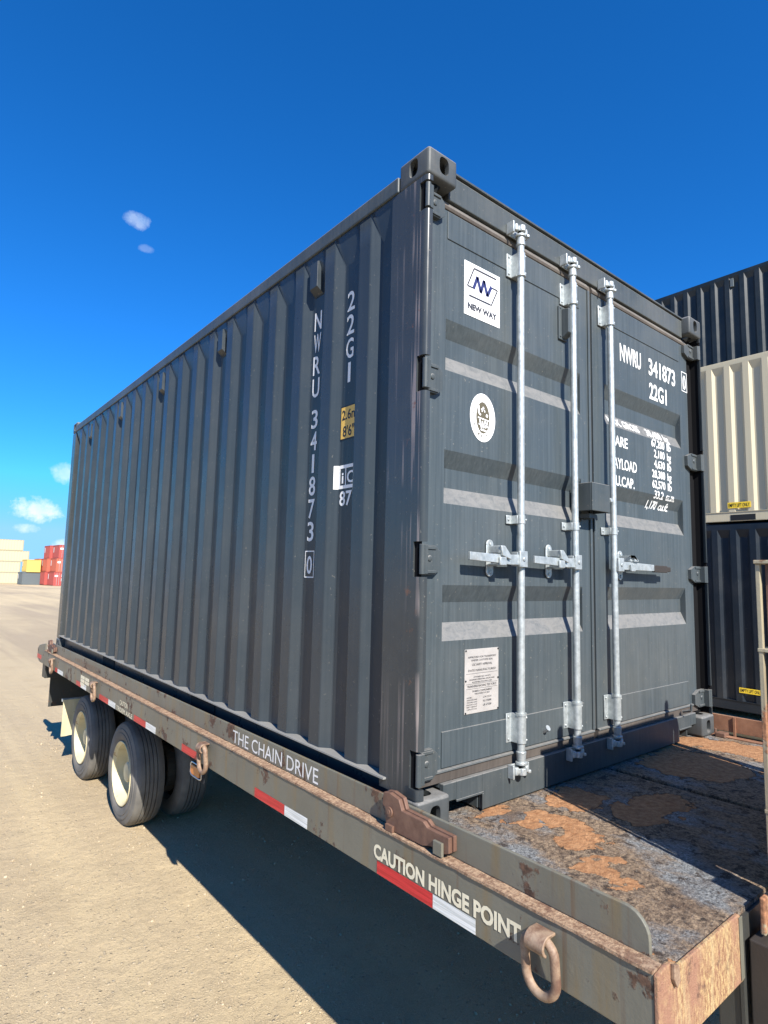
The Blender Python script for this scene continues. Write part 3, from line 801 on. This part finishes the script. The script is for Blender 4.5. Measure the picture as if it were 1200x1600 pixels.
# large door numbers, following the pressed panel
def letter(parent, mat, *a, **k):
    m_ = MB(); text(m_, *a, **k); return m_.build('lettering', mat, parent)
def dtext(s_, x, z, h, w, align='L', shear=0, bold=.004):
    k = MB(); text(k, s_, (x, 0, z), RX, UZ, h, w=w, align=align, shear=shear, bold=bold)
    m_ = MB().add([(v[0], prof(v[2])-.0016, v[2]) for v in k.v], k.f); m_.build('lettering', M['white'], dr)
dtext('NWRU', 1.522, 2.119, .102, .232, bold=.006); dtext('341873', 1.845, 2.116, .102, .335, bold=.006)
dtext('22G1', 1.845, 1.972, .098, .215, bold=.006)
dtext('MAX. GROSS', 1.405, 1.744, .044, .335, bold=.003)
dtext('30,480', 2.005, 1.744, .046, .185, 'R', bold=.003); dtext('kg', 2.035, 1.744, .046, .058, bold=.003)
for i, (a, b_) in enumerate((('67,200', 'lb'), ('2,100', 'kg'), ('4,630', 'lb'), ('28,380', 'kg'), ('62,570', 'lb'))):
    z = 1.688-i*.0605
    dtext(a, 2.013, z, .046, .158 if len(a) > 5 else .130, 'R', bold=.003); dtext(b_, 2.043, z, .046, .050, bold=.003)
dtext('TARE', 1.410, 1.628, .058, .175, bold=.003); dtext('PAYLOAD', 1.410, 1.505, .060, .270, bold=.003); dtext('CU.CAP.', 1.405, 1.412, .056, .245, bold=.003)
dtext('33.2', 1.990, 1.386, .046, .110, 'R', bold=.003); dtext('cu.m.', 2.022, 1.386, .046, .11, bold=.003)
dtext('1,170', 1.950, 1.326, .046, .13, 'R', shear=.25, bold=.003); dtext('cu.ft.', 1.975, 1.326, .046, .12, shear=.25, bold=.003)
tx = MB(); text(tx, '0', (2.284, YD+.0002, 2.125), RX, UZ, .094, w=.042, bold=.004)
for a in ((2.268, 2.342, 2.232, 2.237), (2.268, 2.342, 2.108, 2.113), (2.268, 2.273, 2.113, 2.232), (2.337, 2.342, 2.113, 2.232)): tx.box(a[0], a[1], YD-.0008, YD, a[2], a[3])
tx.build('boxed_digit', M['white'], dr)

# ---- side markings, on the bottoms of the corrugations
SX = .040-.0012; SR = (0, -1, 0)
def column(chars, yc, zt, step, h, w):
    m_ = MB()
    for i, c_ in enumerate(chars):
        ww = w if c_ != '1' else .020
        text(m_, c_, (SX, yc+ww/2, zt-h-i*step), SR, UZ, h, w=ww, bold=.0035)
    m_.build('lettering', M['white'], K)
column('NWRU', .822, 2.200, .1135, .098, .062)
column('341873', .822, 1.700, .1095, .094, .054)
column('22G1', .545, 2.205, .113, .096, .056)
letter(K, M['white'], '87', (SX, .590, 1.208), SR, UZ, .066, w=.092, bold=.0035)
tx = MB(); text(tx, '0', (SX, .822+.023, .904), SR, UZ, .086, w=.046, bold=.0035)
for a in ((.782, .862, 1.006, 1.011), (.782, .862, .884, .889), (.782, .786, .889, 1.006), (.858, .862, .889, 1.006)): tx.box(SX-.0006, SX, a[0], a[1], a[2], a[3])
tx.build('boxed_digit', M['white'], K)
tx = MB()
for a in ((.470, .598, 1.375, 1.390), (.470, .598, 1.283, 1.298), (.590, .598, 1.298, 1.375), (.545, .551, 1.298, 1.375), (.470, .476, 1.298, 1.375)): tx.box(SX-.0006, SX, a[0], a[1], a[2], a[3])
text(tx, 'i', (SX, .577, 1.308), SR, UZ, .052, w=.014, bold=.003); text(tx, 'C', (SX, .538, 1.308), SR, UZ, .054, w=.052, bold=.003)
tx.build('code_mark', M['white'], K)
w_ = MB(); w_.add([(.0385, .600, 1.283), (.0215, .6185, 1.283), (.0215, .6185, 1.390), (.0385, .600, 1.390)], [(0, 1, 2, 3)]); w_.build('mark_edge', M['white'], K)
lb = MB().box(SX-.0006, SX+.0002, .462, .600, 1.505, 1.662); lab = lb.build('height_label', M['black'], K)
lb = MB().box(SX-.0012, SX-.0007, .466, .595, 1.511, 1.656); lb.build('label_face', M['label'], lab)
lb = MB(); text(lb, '2.6m', (SX-.0014, .588, 1.598), SR, UZ, .046, w=.112, bold=.002); text(lb, "8'6\"", (SX-.0014, .578, 1.520), SR, UZ, .050, w=.085, bold=.002); lb.build('lettering', M['black'], lab)
# vents under the top rail
for yc in (.820, 1.922, 3.024, 4.126, 5.228):
    v = MB(); v.prism([(yc-.040, 2.275), (yc+.040, 2.275), (yc+.040, 2.448), (yc-.040, 2.448)], 0, .0352, .0395)
    v.add([(.0005, yc-.033, 2.305), (.0005, yc+.033, 2.305), (.0005, yc+.033, 2.435), (.0005, yc-.033, 2.435), (.035, yc-.038, 2.278), (.035, yc+.038, 2.278), (.035, yc+.038, 2.446), (.035, yc-.038, 2.446)],
          [(0, 1, 2, 3), (0, 4, 5, 1), (1, 5, 6, 2), (2, 6, 7, 3), (3, 7, 4, 0)])
    v.build('air_vent', M['side'], K, bevel=.002)

# ------------------------------------------------------------------ the trailer
T = empty('flatbed_trailer', (0, 0, 0), (-.0095, 0, 0))
tag(T, 'weathered grey flatbed trailer with rusty deck, lettered side rail and cream wheels under the container', 'trailer')
Y0, Y1 = -.862, 6.25
for s_ in (0, 1):
    f = (lambda a, b: (a, b)) if s_ == 0 else (lambda a, b: (2.50-b, 2.50-a))
    rl = MB().box(*f(-.070, -.020), Y0, Y1, -.142, .0115)
    rail = rl.build('side_rail', M['trailer'], T, bevel=.003)
    lg = MB(); n_ = 140; vs = []
    for i in range(n_+1):
        yy = Y0+(Y1-Y0)*i/n_; j = .0022*noise.noise(Vector((yy*14, 3, 0)))+.0015*noise.noise(Vector((yy*40, 7, 0))); k2 = .002*noise.noise(Vector((yy*18, 9, 1)))
        a, b = (-.0745+j, -.0305)
        if s_: a, b = 2.5305-.0, 2.5745-j
        vs += [(a, yy, .0118), (a, yy, .0195+k2), (b, yy, .0200+k2), (b, yy, .0118)]
    fs = []
    for i in range(n_):
        for k in range(4): fs.append((i*4+k, i*4+(k+1) % 4, (i+1)*4+(k+1) % 4, (i+1)*4+k))
    fs += [(0, 1, 2, 3), (n_*4+3, n_*4+2, n_*4+1, n_*4)]
    lg.add(vs, fs); lg.build('ledge', M['ledge'], rail)
# guide plates
def guide(x0, x1, mat, top=.113):
    pts = [(-.835, .0202), (-.835, top-.06)]+[(-.775-.06*math.cos(a), top-.06+.06*math.sin(a)) for a in [math.pi/2*i/6 for i in range(1, 7)]]+[(Y1-.05, top), (Y1, top-.05), (Y1, .0202)]
    return MB().prism(pts, 0, x0, x1)
gp = guide(-.030, -.018, M['trailer']).build('guide_plate', M['trailer'], T, bevel=.002)
gr = guide(2.470, 2.482, M['orangerust']).build('guide_plate', M['orangerust'], T, bevel=.002)
w = MB()
for yy in (-.10, .9, 2.0): w.box(2.462, 2.4695, yy-.006, yy+.006, .0, .11)
w.build('weld_rib', M['orangerust'], gr)
# rail on the far side sits outside its plate
# deck platforms
dk = MB(); dk.box(-.0175, 1.285, Y0, Y1, -.16, -.009)
nx, ny = 250, 200; gy0, gy1 = Y0, .14
vs = []
for i in range(nx+1):
    for j in range(ny+1):
        x = -.0175+1.3025*i/nx; y = gy0+(gy1-gy0)*j/ny
        h = .6*noise.fractal(Vector((x*26, y*26, 1)), .9, 2.1, 5)+.5*abs(noise.noise(Vector((x*70, y*70, 5))))
        big = noise.noise(Vector((x*5, y*5, 2)))
        e = min(1, min(i, nx-i, j, ny-j)/3)
        vs.append((x, y, -.0070+e*(.0050*h*(.6+.7*big)+.0016)))
fs = [(i*(ny+1)+j, (i+1)*(ny+1)+j, (i+1)*(ny+1)+j+1, i*(ny+1)+j+1) for i in range(nx) for j in range(ny)]
dk.add(vs, fs)
dk.box(-.0175, 1.285, .14, Y1, -.0088, -.005)
dk.build('deck', M['deck'], T)
dk = MB().box(1.318, 2.461, Y0, Y1, -.16, -.004); dk.build('deck', M['deck'], T, bevel=.006)
dk = MB().box(1.2852, 1.3178, Y0+.01, Y1, -.16, -.045); dk.build('deck_groove', M['trailer_dark'], T)
dk = MB().box(2.405, 2.428, Y0+.02, Y1-.3, -.0038, .004); dk.box(2.440, 2.452, Y0+.02, Y1-.3, -.0038, .003); dk.build('deck_strip', M['orangerust'], T, bevel=.002)
ep = MB().prism([(-.0725, -.142), (-.0725, .012), (-.030, .020), (-.005, .018), (.035, -.001), (.385, -.001), (.398, -.012), (.398, -.172), (.0, -.172)], 1, Y0-.012, Y0-.0005); ep.build('end_plate', M['endrust'], T, bevel=.003)
bp = MB().prism([(.40, -.30), (.40, -.02), (2.40, -.02), (2.40, -.30)], 1, Y0-.010, Y0-.0008); bp.build('end_plate', M['trailer_dark'], T)
ep = MB().box(.378, .3985, Y0-.015, Y0-.0122, -.165, -.008); ep.build('end_edge', M['trailer'], T, bevel=.001)
lug = MB().prism([(-.014, -.012), (-.012, .020), (.012, .012), (.016, -.022), (.0, -.034)], 1, Y0-.022, Y0-.0122); lug.build('end_lug', M['ring'], T, bevel=.002)
# bits on the deck beside the container
bl = MB().box(2.452, 2.4695, .0, .05, -.0038, .03); bl.box(2.385, 2.4515, -.075, -.02, -.0038, .022); bl.build('locating_block', M['latch'], T, bevel=.004)
# frame below
fr = MB()
for x_ in (.85, 1.55): fr.box(x_-.05, x_+.05, Y0+.1, Y1, -.42, -.161)
for yy in [0.2+.6*i for i in range(10)]: fr.box(.30, 2.15, yy-.03, yy+.03, -.26, -.162)
fr.build('chassis_frame', M['trailer_dark'], T)
MB().box(.405, 2.3, Y0+.001, Y0+.06, -.55, -.1605).build('front_crossmember', M['trailer_dark'], T, bevel=.004)
db = MB().box(.42, 2.2, -1.02, -.92, -.52, -.36); db.box(.9, 1.5, -2.3, -1.03, -.50, -.38); db.build('drawbar', M['orangerust'], T, bevel=.005)

# lettering and tape on the rail
XR = -.0700
def tape(y0, y1, zt, mat, zb=-.139):
    m_ = MB().add([(XR-.0012, y0, zt), (XR-.0012, y1, zt), (XR-.0012, y1, zb), (XR-.0012, y0, zb)], [(0, 1, 2, 3)]); m_.add([(XR-.0003, y0, zt), (XR-.0003, y1, zt), (XR-.0003, y1, zb), (XR-.0003, y0, zb)], [(0, 1, 2, 3)])
    m_.build('reflective_tape', mat, rail0)
rail0 = [o for o in T.children if o.name.startswith('side_rail')][0]
for y0, y1, c_ in ((.131, -.150, 'red'), (-.151, -.330, 'white'), (1.056, .778, 'red'), (.777, .592, 'white'), (1.985, 1.70, 'red'), (2.906, 2.645, 'red'), (2.644, 2.445, 'white'), (3.837, 3.567, 'red'), (3.566, 3.37, 'white'),
                  (4.66, 4.48, 'red'), (4.479, 4.28, 'white'), (5.62, 5.50, 'red'), (5.499, 5.24, 'white')):
    tape(y0, y1, -.097, M[c_+'_tape'])
tx = MB(); text(tx, 'CAUTION HINGE POINT', (XR-.0010, .150, -.089), SR, UZ, .047, w=.645, bold=.0055); tx.build('lettering', M['cream_letter'], rail0)
letter(rail0, M['cream_letter'], 'CAUTION', (XR-.0010, 3.26, -.085), SR, UZ, .036, w=.20, bold=.002); letter(rail0, M['cream_letter'], 'TRIDEM AXLE', (XR-.0010, 3.34, -.136), SR, UZ, .034, w=.40, bold=.002)
dc = MB()
for y0, z0 in ((4.50, -.030), (4.50, -.060), (4.50, -.092), (4.34, -.030), (4.34, -.062)): dc.box(XR-.0015, XR-.0003, y0-.13, y0, z0-.026, z0)
dc.build('decal', M['cream_letter'], rail0)
tx = MB(); text(tx, 'THE CHAIN DRIVE', (-.0306, 1.395, .031), SR, UZ, .066, w=.815, bold=.0006); tx.build('lettering', M['thin_letter'], gp)
tx = MB(); text(tx, 'WWW.THECHAINDRIVE.COM', (-.0306, 4.96, .036), SR, UZ, .046, w=.95, bold=.001); tx.build('lettering', M['ring'], gp)

# lashing rings
def ring(y):
    e = empty('lashing_ring', (0, 0, 0), parent=T)
    xc = -.098; w = .046; zt = -.022; zb = -.150
    pts = []
    for i in range(13):
        a = math.pi*i/12; pts.append((xc+.004, y+w*math.cos(a), zb+.03-.046*math.sin(a)))
    for i in range(13):
        a = math.pi*i/12; pts.append((xc-.002, y-w*math.cos(a), zt-.036+.034*math.sin(a)))
    MB().tube(pts, .0125, 14, closed=True).build('ring', M['ring'], e, smooth=True)
    cl = MB(); r0, r1 = .019, .0265; prof_ = []
    angs = [math.radians(a) for a in range(60, 241, 12)]
    zc = zt-.016
    for a in angs: prof_.append((xc+r1*math.cos(a)*1.1, zc+r1*math.sin(a)))
    for a in angs[::-1]: prof_.append((xc+r0*math.cos(a)*1.1, zc+r0*math.sin(a)))
    cl.prism(prof_[::-1], 1, y-.030, y+.030)
    cl.box(-.100, XR-.0005, y-.030, y+.030, zc+.018, zc+.0258)
    cl.build('strap', M['ring'], e, bevel=.002, smooth=True)
for y in (-.575, 1.62, 3.94, 5.70): ring(y)
# amber marker lamp hanging behind the second ring
lm = MB(); lm.box(-.064, -.058, 1.66, 1.87, -.245, -.1425); lamp = lm.build('marker_lamp', M['dark'], T, bevel=.002)
n = 20; ov = [(1.765+.062*max(-1, min(1, 1.3*math.cos(2*math.pi*i/n))), -.200+.026*max(-1, min(1, 1.25*math.sin(2*math.pi*i/n)))) for i in range(n)]
MB().prism(ov, 0, -.076, -.0642).build('lens', M['amber'], lamp, bevel=.003)
rg = MB().tube([(-.067, 1.765+.078*max(-1, min(1, 1.25*math.cos(2*math.pi*i/24))), -.200+.036*max(-1, min(1, 1.25*math.sin(2*math.pi*i/24)))) for i in range(24)], .004, 8, closed=True)
rg.build('lens_rim', M['chrome'], lamp, smooth=True)

# container lock on the guide plate
def latch(parent, dy, mir=1):
    e = empty('container_lock', (0, 0, 0), parent=parent)
    pts = [(.113, .138), (.079, .143), (.030, .134), (.014, .102), (-.093, .100), (-.113, .087), (-.210, .086), (-.211, .040), (-.184, .030), (-.130, .036), (-.088, .024), (.088, .022), (.100, .050), (.104, .088), (.119, .095)]
    P = [(dy+mir*a, b) for a, b in pts]
    MB().prism(P, 0, -.062, -.046).build('lock_plate', M['latch'], e, bevel=.002)
    P2 = [(dy+mir*(a-.006), b+.004) for a, b in pts]
    MB().prism(P2, 0, -.0455, -.0305).build('lock_plate', M['latch'], e, bevel=.002)
    m = MB(); m.box(-.073, -.0625, dy-.19, dy-.150, .024, .066); m.build('lock_stop', M['trailer'], e, bevel=.002)
    m = MB(); m.box(-.0735, -.0625, dy+.050, dy+.088, .0205, .042); m.cyl((-.063, dy+.075, .082), (-.0685, dy+.075, .082), .017, n=20); m.cyl((-.0686, dy+.075, .082), (-.071, dy+.075, .082), .009, n=20); m.build('lock_pivot', M['latch'], e, bevel=.002)
latch(T, 0.0); latch(T, 6.03)
# tail piece behind the rail
tl = MB().prism([(6.251, -.142), (6.251, .095), (6.62, .045), (6.70, .0), (6.70, -.110), (6.55, -.142)], 0, -.066, -.052); tl.build('tail_plate', M['trailer'], T, bevel=.003)
tl = MB().box(-.0672, -.0662, 6.45, 6.69, -.108, -.060); tl.build('tail_tape', M['red_tape'], T)
tl = MB().box(-.05, 2.5, 6.26, 6.42, -.30, -.02); tl.build('rear_crossmember', M['trailer_dark'], T, bevel=.004)
for x0 in (.045, 1.80):
    fl = MB().prism([(x0, -.66), (x0, -.16), (x0+.60, -.16), (x0+.60, -.66)], 1, 6.44, 6.452); fl.build('rear_panel', M['trailer_dark'], T, bevel=.002)
# cream bracket board behind the rear wheel
for x0 in (.040, 1.80):
    fl = MB(); n_ = 14; vs = []
    for i in range(n_+1):
        x = x0+.66*i/n_; w_ = .008*math.sin(i*1.1)
        vs += [(x, 5.66+w_*.3, -.455), (x, 5.66+w_, -.66), (x, 5.665+w_*1.6, -.835-.004*math.sin(i*2.1))]
    fl.add(vs, [(i*3+k, i*3+k+1, i*3+k+4, i*3+k+3) for i in range(n_) for k in range(2)])
    o = fl.build('mud_flap', M['rim'], T); sd = o.modifiers.new('solidify', 'SOLIDIFY'); sd.thickness = .006
    hb_ = MB().box(x0-.01, x0+.70, 5.668, 5.70, -.475, -.445); hb_.box(x0+.62, x0+.66, 5.66, 5.70, -.4445, -.16); hb_.build('flap_hanger', M['galv'], T, bevel=.003)
# wheels
def wheel(x, y, z, out):
    e = empty('wheel', (x, y, z), parent=T)
    if not out: e.rotation_euler = (0, 0, math.pi)
    Rr = .405; Wd = .255
    pr = [(.055, .245), (.020, .252), (.006, .275), (.001, .300), (.0, .318), (.004, .321), (.002, .335), (.004, .350), (.009, .353), (.012, .372), (.020, .390), (.026, .392), (.036, .4015), (.050, Rr)]
    for k in range(1, 5):
        xg = .050+k*(Wd-.10)/5
        pr += [(xg-.004, Rr+.002), (xg-.003, Rr-.010), (xg+.003, Rr-.010), (xg+.004, Rr+.002)]
    pr += [(Wd-.050, Rr), (Wd-.020, .390), (Wd-.009, .353), (Wd, .318), (Wd-.01, .27), (Wd-.055, .245)]
    MB().lathe(pr, (0, 0, 0), 0, 72).build('tyre', M['tyre'], e, smooth=True)
    rp = [(.0555, .2448), (.016, .2515), (.012, .2535), (.006, .251), (.006, .246), (.018, .240), (.030, .228), (.085, .222), (.120, .212), (.135, .190), (.130, .150), (.120, .110), (.118, .0)]
    MB().lathe(rp, (0, 0, 0), 0, 64).build('rim', M['rim'], e, smooth=True)
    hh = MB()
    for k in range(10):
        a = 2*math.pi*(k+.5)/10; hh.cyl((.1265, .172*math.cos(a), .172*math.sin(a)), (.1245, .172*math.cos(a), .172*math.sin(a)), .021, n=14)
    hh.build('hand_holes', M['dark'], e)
    h = MB(); h.lathe([(.117, .085), (.060, .080), (.050, .070), (.045, .0)], (0, 0, 0), 0, 32)
    h.build('hub', M['rim'], e, smooth=True)
    if out and x < 1:
        for k in range(8):
            a = 2*math.pi*k/8; MB().cyl((.120, .118*math.cos(a), .118*math.sin(a)), (.096, .118*math.cos(a), .118*math.sin(a)), .015, n=6).build('lug_nut', M['latch'], e, bevel=.002)
WZ = -.742
for y in (3.74, 5.14):
    for x, o_ in ((.105, 1), (.720, 0), (1.78, 1), (2.395, 0)):
        wheel(x, y, WZ-.004*(y > 5)+.0, o_)
for y in (3.74, 5.14):
    ax = MB().cyl((.25, y, WZ), (2.25, y, WZ), .06); ax.box(.80, .90, y-.05, y+.05, WZ, -.40); ax.box(1.5, 1.6, y-.05, y+.05, WZ, -.40)
    ax.cyl((.42, y-.03, WZ), (.50, y-.03, WZ), .20, n=28)
    ax.build('axle', M['trailer_dark'], T)
    sp = MB()
    for x_ in (.62, 1.78):
        for k in range(4): sp.box(x_, x_+.08, y-.55+.09*k, y+.55-.09*k, -.50-.022*k, -.480-.022*k)
        sp.box(x_+.002, x_+.078, y-.56, y-.50, -.4795, -.30); sp.box(x_+.002, x_+.078, y+.50, y+.56, -.4795, -.30)
    sp.build('leaf_spring', M['trailer_dark'], T)

# ------------------------------------------------------------------ steel headboard at the front of the trailer
HB = empty('steel_headboard', (0, 0, 0)); tag(HB, 'yellowed rusty steel rack with shelf plates at the right edge of the deck', 'rack')
yb = -.905          # rear face, towards the container
m = MB().box(.515, .530, yb-.013, yb, -.25, .962); m.box(.515, .555, yb-.125, yb-.110, -.25, .962); m.box(.5155, .530, yb-.1098, yb-.0132, -.25, .24)  # outer flange is out of view, added to shade the recess
m.build('post', M['rack'], HB, bevel=.002)
m = MB().prism([(.5302, .262), (.5302, .955), (1.70, .955), (1.70, .05), (.590, .05), (.575, .262)], 1, yb-.070, yb-.062); m.build('back_panel', M['latch'], HB)  # dark rust brown, also standing in for shade in the recess
def gusset(z0, z1):
    p = [(.5302, z1), (.5302, z0)]
    for i in range(11):
        a = math.pi/2*i/10; p.append((.5302+.007+.050*(1-math.cos(a)), z0+(z1-z0)*math.sin(a)))
    MB().prism(p, 1, yb-.030, yb-.022).build('gusset', M['latch'], HB, bevel=.001)  # dark rust brown here too deepens the painted recess shade
gusset(.7152, .962); gusset(.262, .703)
for z0 in (.963, .704, .250):
    MB().box(.507 if z0 > .9 else .513, 1.76, yb-.10, yb+.002, z0, z0+.011).build('shelf_plate', M['rack'], HB, bevel=.002)
MB().box(1.725, 1.76, yb-.10, yb, -.25, .9628).build('post', M['rack'], HB, bevel=.002)
for x_ in (.640, 1.66):
    m = MB(); m.prism([(x_-.008, .9742), (x_-.008, 1.040), (x_+.006, 1.058), (x_+.03, 1.058), (x_+.03, .9742)], 1, yb-.03, yb); m.build('stud', M['galv'], HB, bevel=.003)
MB().box(.446, .5146, yb-.012, yb+.002, -.052, .044).build('foot_plate', M['rack'], HB, bevel=.004)
MB().box(.415, .60, yb-.12, yb+.020, -.30, -.060).build('foot', M['grip_foot_shade'], HB, bevel=.004)  # near-black colour stands in for the shade below the deck end
MB().box(.37, .47, yb-.40, yb-.385, -.10, .47).build('shadow_arm', M['rack'], HB, bevel=.004)  # unseen plate added to cast the short shadow on the deck
MB().box(.41, .60, yb-.41, yb-.12, -.16, -.1005).build('shadow_arm_bracket', M['rack'], HB, bevel=.004)  # unseen support for the added plate

# ------------------------------------------------------------------ neighbouring container stacks
def box_container(name, lab, x, y, z, lx, ly, h, mat, facing=-1, group=None, detail=True, pitch=.278, depth=.036, cast=True):
    e = empty(name, (x, y, z)); tag(e, lab, 'shipping container', 'containers stacked beside the trailer')
    if detail:
        corrugated(.004, 1, .218, ly-.20, .158, h-.116, .45, pitch).build('side_panel', mat, e)
        MB().box(lx-.05, lx-.01, .1, ly-.1, .12, h-.1).build('side_panel', mat, e)
        MB().box(.012, .075, .178, ly-.178, h-.123, h-.046).build('top_rail', mat, e, bevel=.005)
        rb = MB().box(.010, .052, .178, ly-.178, .012, .150); rb.box(.001, .052, .178, ly-.178, .1502, .158); rb.box(.012, .052, .178, ly-.178, .004, .0118); rb.build('bottom_rail', mat, e)
        for yy in (0, ly-.14): MB().box(.002, .12, yy+.004, yy+.14-.004, .118, h-.118).build('corner_post', mat, e)
        MB().box(.10, lx-.05, .02, .05, .12, h-.10).build('end_wall', mat, e); MB().box(.10, lx-.05, ly-.05, ly-.02, .12, h-.10).build('end_wall', mat, e)
        MB().box(.05, lx-.05, .06, ly-.06, h-.07, h-.03).build('roof', mat, e)
        MB().box(.06, lx-.06, .06, ly-.06, .10, .15).build('floor', M['dark'], e)
        castings(e, lx, ly, h, mat)
    return e
XA = 8.8
cA = box_container('shipping_container', 'dark blue shipping container directly beneath the cream one, with a low yellow sticker', XA, -2.9, -1.05, 2.438, 6.058, 2.945, M['navy3'])
cB = box_container('shipping_container', 'cream shipping container stacked on the dark blue one at the right edge', XA, -2.9, 1.90, 2.438, 6.058, 2.70, M['cream'])
def empty_lift(parent, y1, y0, z1, z0):
    m_ = MB().box(-.0035, .0025, y0, y1, z0, z1); s_ = m_.build('warning_strip', M['label_y'], parent)
    t_ = MB(); text(t_, 'EMPTY LIFT ONLY', (-.0045, y1-.015, z0+.018), SR, UZ, (z1-z0)*.62, w=(y1-y0)-.03, bold=.001); t_.build('lettering', M['black'], s_)
M['label_y'] = flat('bright_yellow_strip', (.80, .55, .03), .5)
empty_lift(cB, 2.252+2.9, 1.918+2.9, 2.205-1.90, 2.112-1.90)
empty_lift(cA, 2.189+2.9, 1.86+2.9, -.687+1.05, -.765+1.05)
MB().box(.006, .0098, 1.86+2.9, 2.22+2.9, .014, .105).build('fork_pocket', M['dark'], cB)
XB = 11.3
b1 = box_container('shipping_container', 'dark blue shipping container at the bottom of the back row, behind the cream one', XB, -4, -1.10, 2.438, 12.19, 2.80, M['navy2'], detail=True)
b2 = box_container('shipping_container', 'dark blue shipping container second up in the back row', XB, -4, 1.70, 2.438, 12.19, 2.72, M['navy2'], detail=True)
b3 = box_container('shipping_container', 'dark blue-green shipping container topping the back row against the sky', XB, -4, 4.42, 2.438, 12.19, 2.90, M['navy2'], detail=True)
v = MB().box(-.002, .034, 6.915, 6.975, 2.56, 2.74); v.build('air_vent', M['grey_far'], b3, bevel=.003)
# timber bearers under the stacks
for yy in (-2.7, 2.85):
    for xx, y_ in ((XA+.1, yy),):
        o = MB().box(xx, xx+2.2, y_, y_+.14, gz(y_)-.01, -1.052).build('timber_bearer', M['wood'], bevel=.005)
        tag(o, 'grey timber bearer under the %s end of the dark blue container' % ('front' if yy < 0 else 'rear'), 'timber')

# far stacks across the yard
def far_container(lab, x, y, lx, ly, mat, lvl, hh=2.62, doors=False, base=None, group=None):
    z = (gz(y)+.02 if base is None else base)+lvl*hh
    e = empty('shipping_container', (x, y, z)); tag(e, lab, 'shipping container', 'containers stacked across the yard')
    h = hh-.03
    m = MB(); dp = .04
    if lx > ly:   # long side towards us (-Y)
        pts = []; n_ = int(lx/.56); 
        for i in range(n_):
            a = .15+i*(lx-.3)/n_; p_ = (lx-.3)/n_
            pts += [(a, dp), (a+p_*.4, dp), (a+p_*.5, 0), (a+p_*.9, 0)]
        vs = [(a, d, .15) for a, d in pts]+[(a, d, h-.12) for a, d in pts]; k = len(pts)
        m.add(vs, [(i, i+1, k+i+1, k+i) for i in range(k-1)])
    else:
        pts = []; n_ = int(ly/.56)
        for i in range(n_):
            a = .15+i*(ly-.3)/n_; p_ = (ly-.3)/n_
            pts += [(a, dp), (a+p_*.4, dp), (a+p_*.5, 0), (a+p_*.9, 0)]
        vs = [(d, a, .15) for a, d in pts]+[(d, a, h-.12) for a, d in pts]; k = len(pts)
        m.add(vs, [(i, i+1, k+i+1, k+i) for i in range(k-1)])
    m.box(.05, lx-.05, .05, ly-.05, .12, h-.04)
    m.build('wall', mat, e)
    f = MB()
    for xx in (0, lx-.16):
        for yy in (0, ly-.16): f.box(xx, xx+.16, yy, yy+.16, 0, h)
    f.box(.16, lx-.16, 0, .08, 0, .14); f.box(.16, lx-.16, 0, .08, h-.12, h); f.box(0, .08, .16, ly-.16, 0, .14); f.box(0, .08, .16, ly-.16, h-.12, h)
    f.box(.16, lx-.16, ly-.08, ly, 0, .14); f.box(lx-.08, lx, .16, ly-.16, 0, .14); f.box(.16, lx-.16, ly-.08, ly, h-.12, h); f.box(lx-.08, lx, .16, ly-.16, h-.12, h)
    f.build('frame', M['pale_frame'] if mat == M['white_far'] else mat, e)
    if doors:
        b = MB()
        for xx in (.55, .95, 1.45, 1.88): b.cyl((xx, -.05, .12), (xx, -.05, h-.12), .03, n=8)
        b.build('locking_bar', M['galv'], e)
        t_ = MB()
        for zz in (2.05, 1.75, 1.3, 1.1, .9): t_.box(1.35, 2.25, -.012, .045, zz, zz+.13)
        for zz in (2.1,): t_.box(.2, .75, -.012, .045, zz-.35, zz)
        t_.build('marking', M['white'], e)
    t_ = MB()
    if lx < ly: t_.box(-.012, .0, ly-1.2, ly-.6, h*.45, h*.85); t_.build('marking', M['white'], e)
    return e
# pale stack, long sides towards the camera
GW = 160
for i, (xr, nm) in enumerate(((20.7, 'bottom'), (20.9, 'second'), (22.5, 'third'), (21.2, 'top'))):
    far_container('pale cream shipping container across the yard, %s of its stack of four' % (nm if nm in ('bottom', 'top') else nm+' from the ground'), xr-12.19, GW, 12.19, 2.44, M['white_far'], i, 2.55)
far_container('dark grey shipping container across the yard, under the yellow one', 18.9, 142, 2.44*1.35, 6.06, M['grey_far'], 0, 2.62)
far_container('yellow shipping container across the yard, on top of the dark grey one', 19.5, 141.8, 2.6, 6.06, M['yellow_far'], 1, 2.64)
XR2 = 22.7
RY = 131
def red(lab, x, y, lvl, mat, doors=False): return far_container(lab, x, y, 2.44, 6.06, mat, lvl, 2.72, doors)
red('dark red shipping container across the yard, ground level, door end nearest', XR2, RY, 0, M['red_far'], True)
red('bright red shipping container in the middle tier of the far stack, door end nearest', XR2+.3, RY, 1, M['orange_far'], True)
red('dark red shipping container topping the far red stack', XR2+.6, RY, 2, M['red_far'], True)
z_ = gz(RY)+.02
for lab, dx, dy, lvl, mt in (('dark red shipping container at ground level, second in the far row', -.55, 6.2, 0, 'red_far'), ('red shipping container at ground level, farthest left of the far red row', -1.3, 12.4, 0, 'red_far'),
                             ('orange red shipping container in the middle tier, left of the bright red one', -.25, 6.2, 1, 'orange_far'), ('dark red shipping container in the top tier, just behind the topmost one', .05, 6.2, 2, 'red_far'),
                             ('dull red shipping container in the middle tier, farthest left', -.7, 12.4, 1, 'red_far')):
    far_container(lab, XR2+dx, RY+dy, 2.44, 6.06, M[mt], lvl, 2.72, False, base=z_)
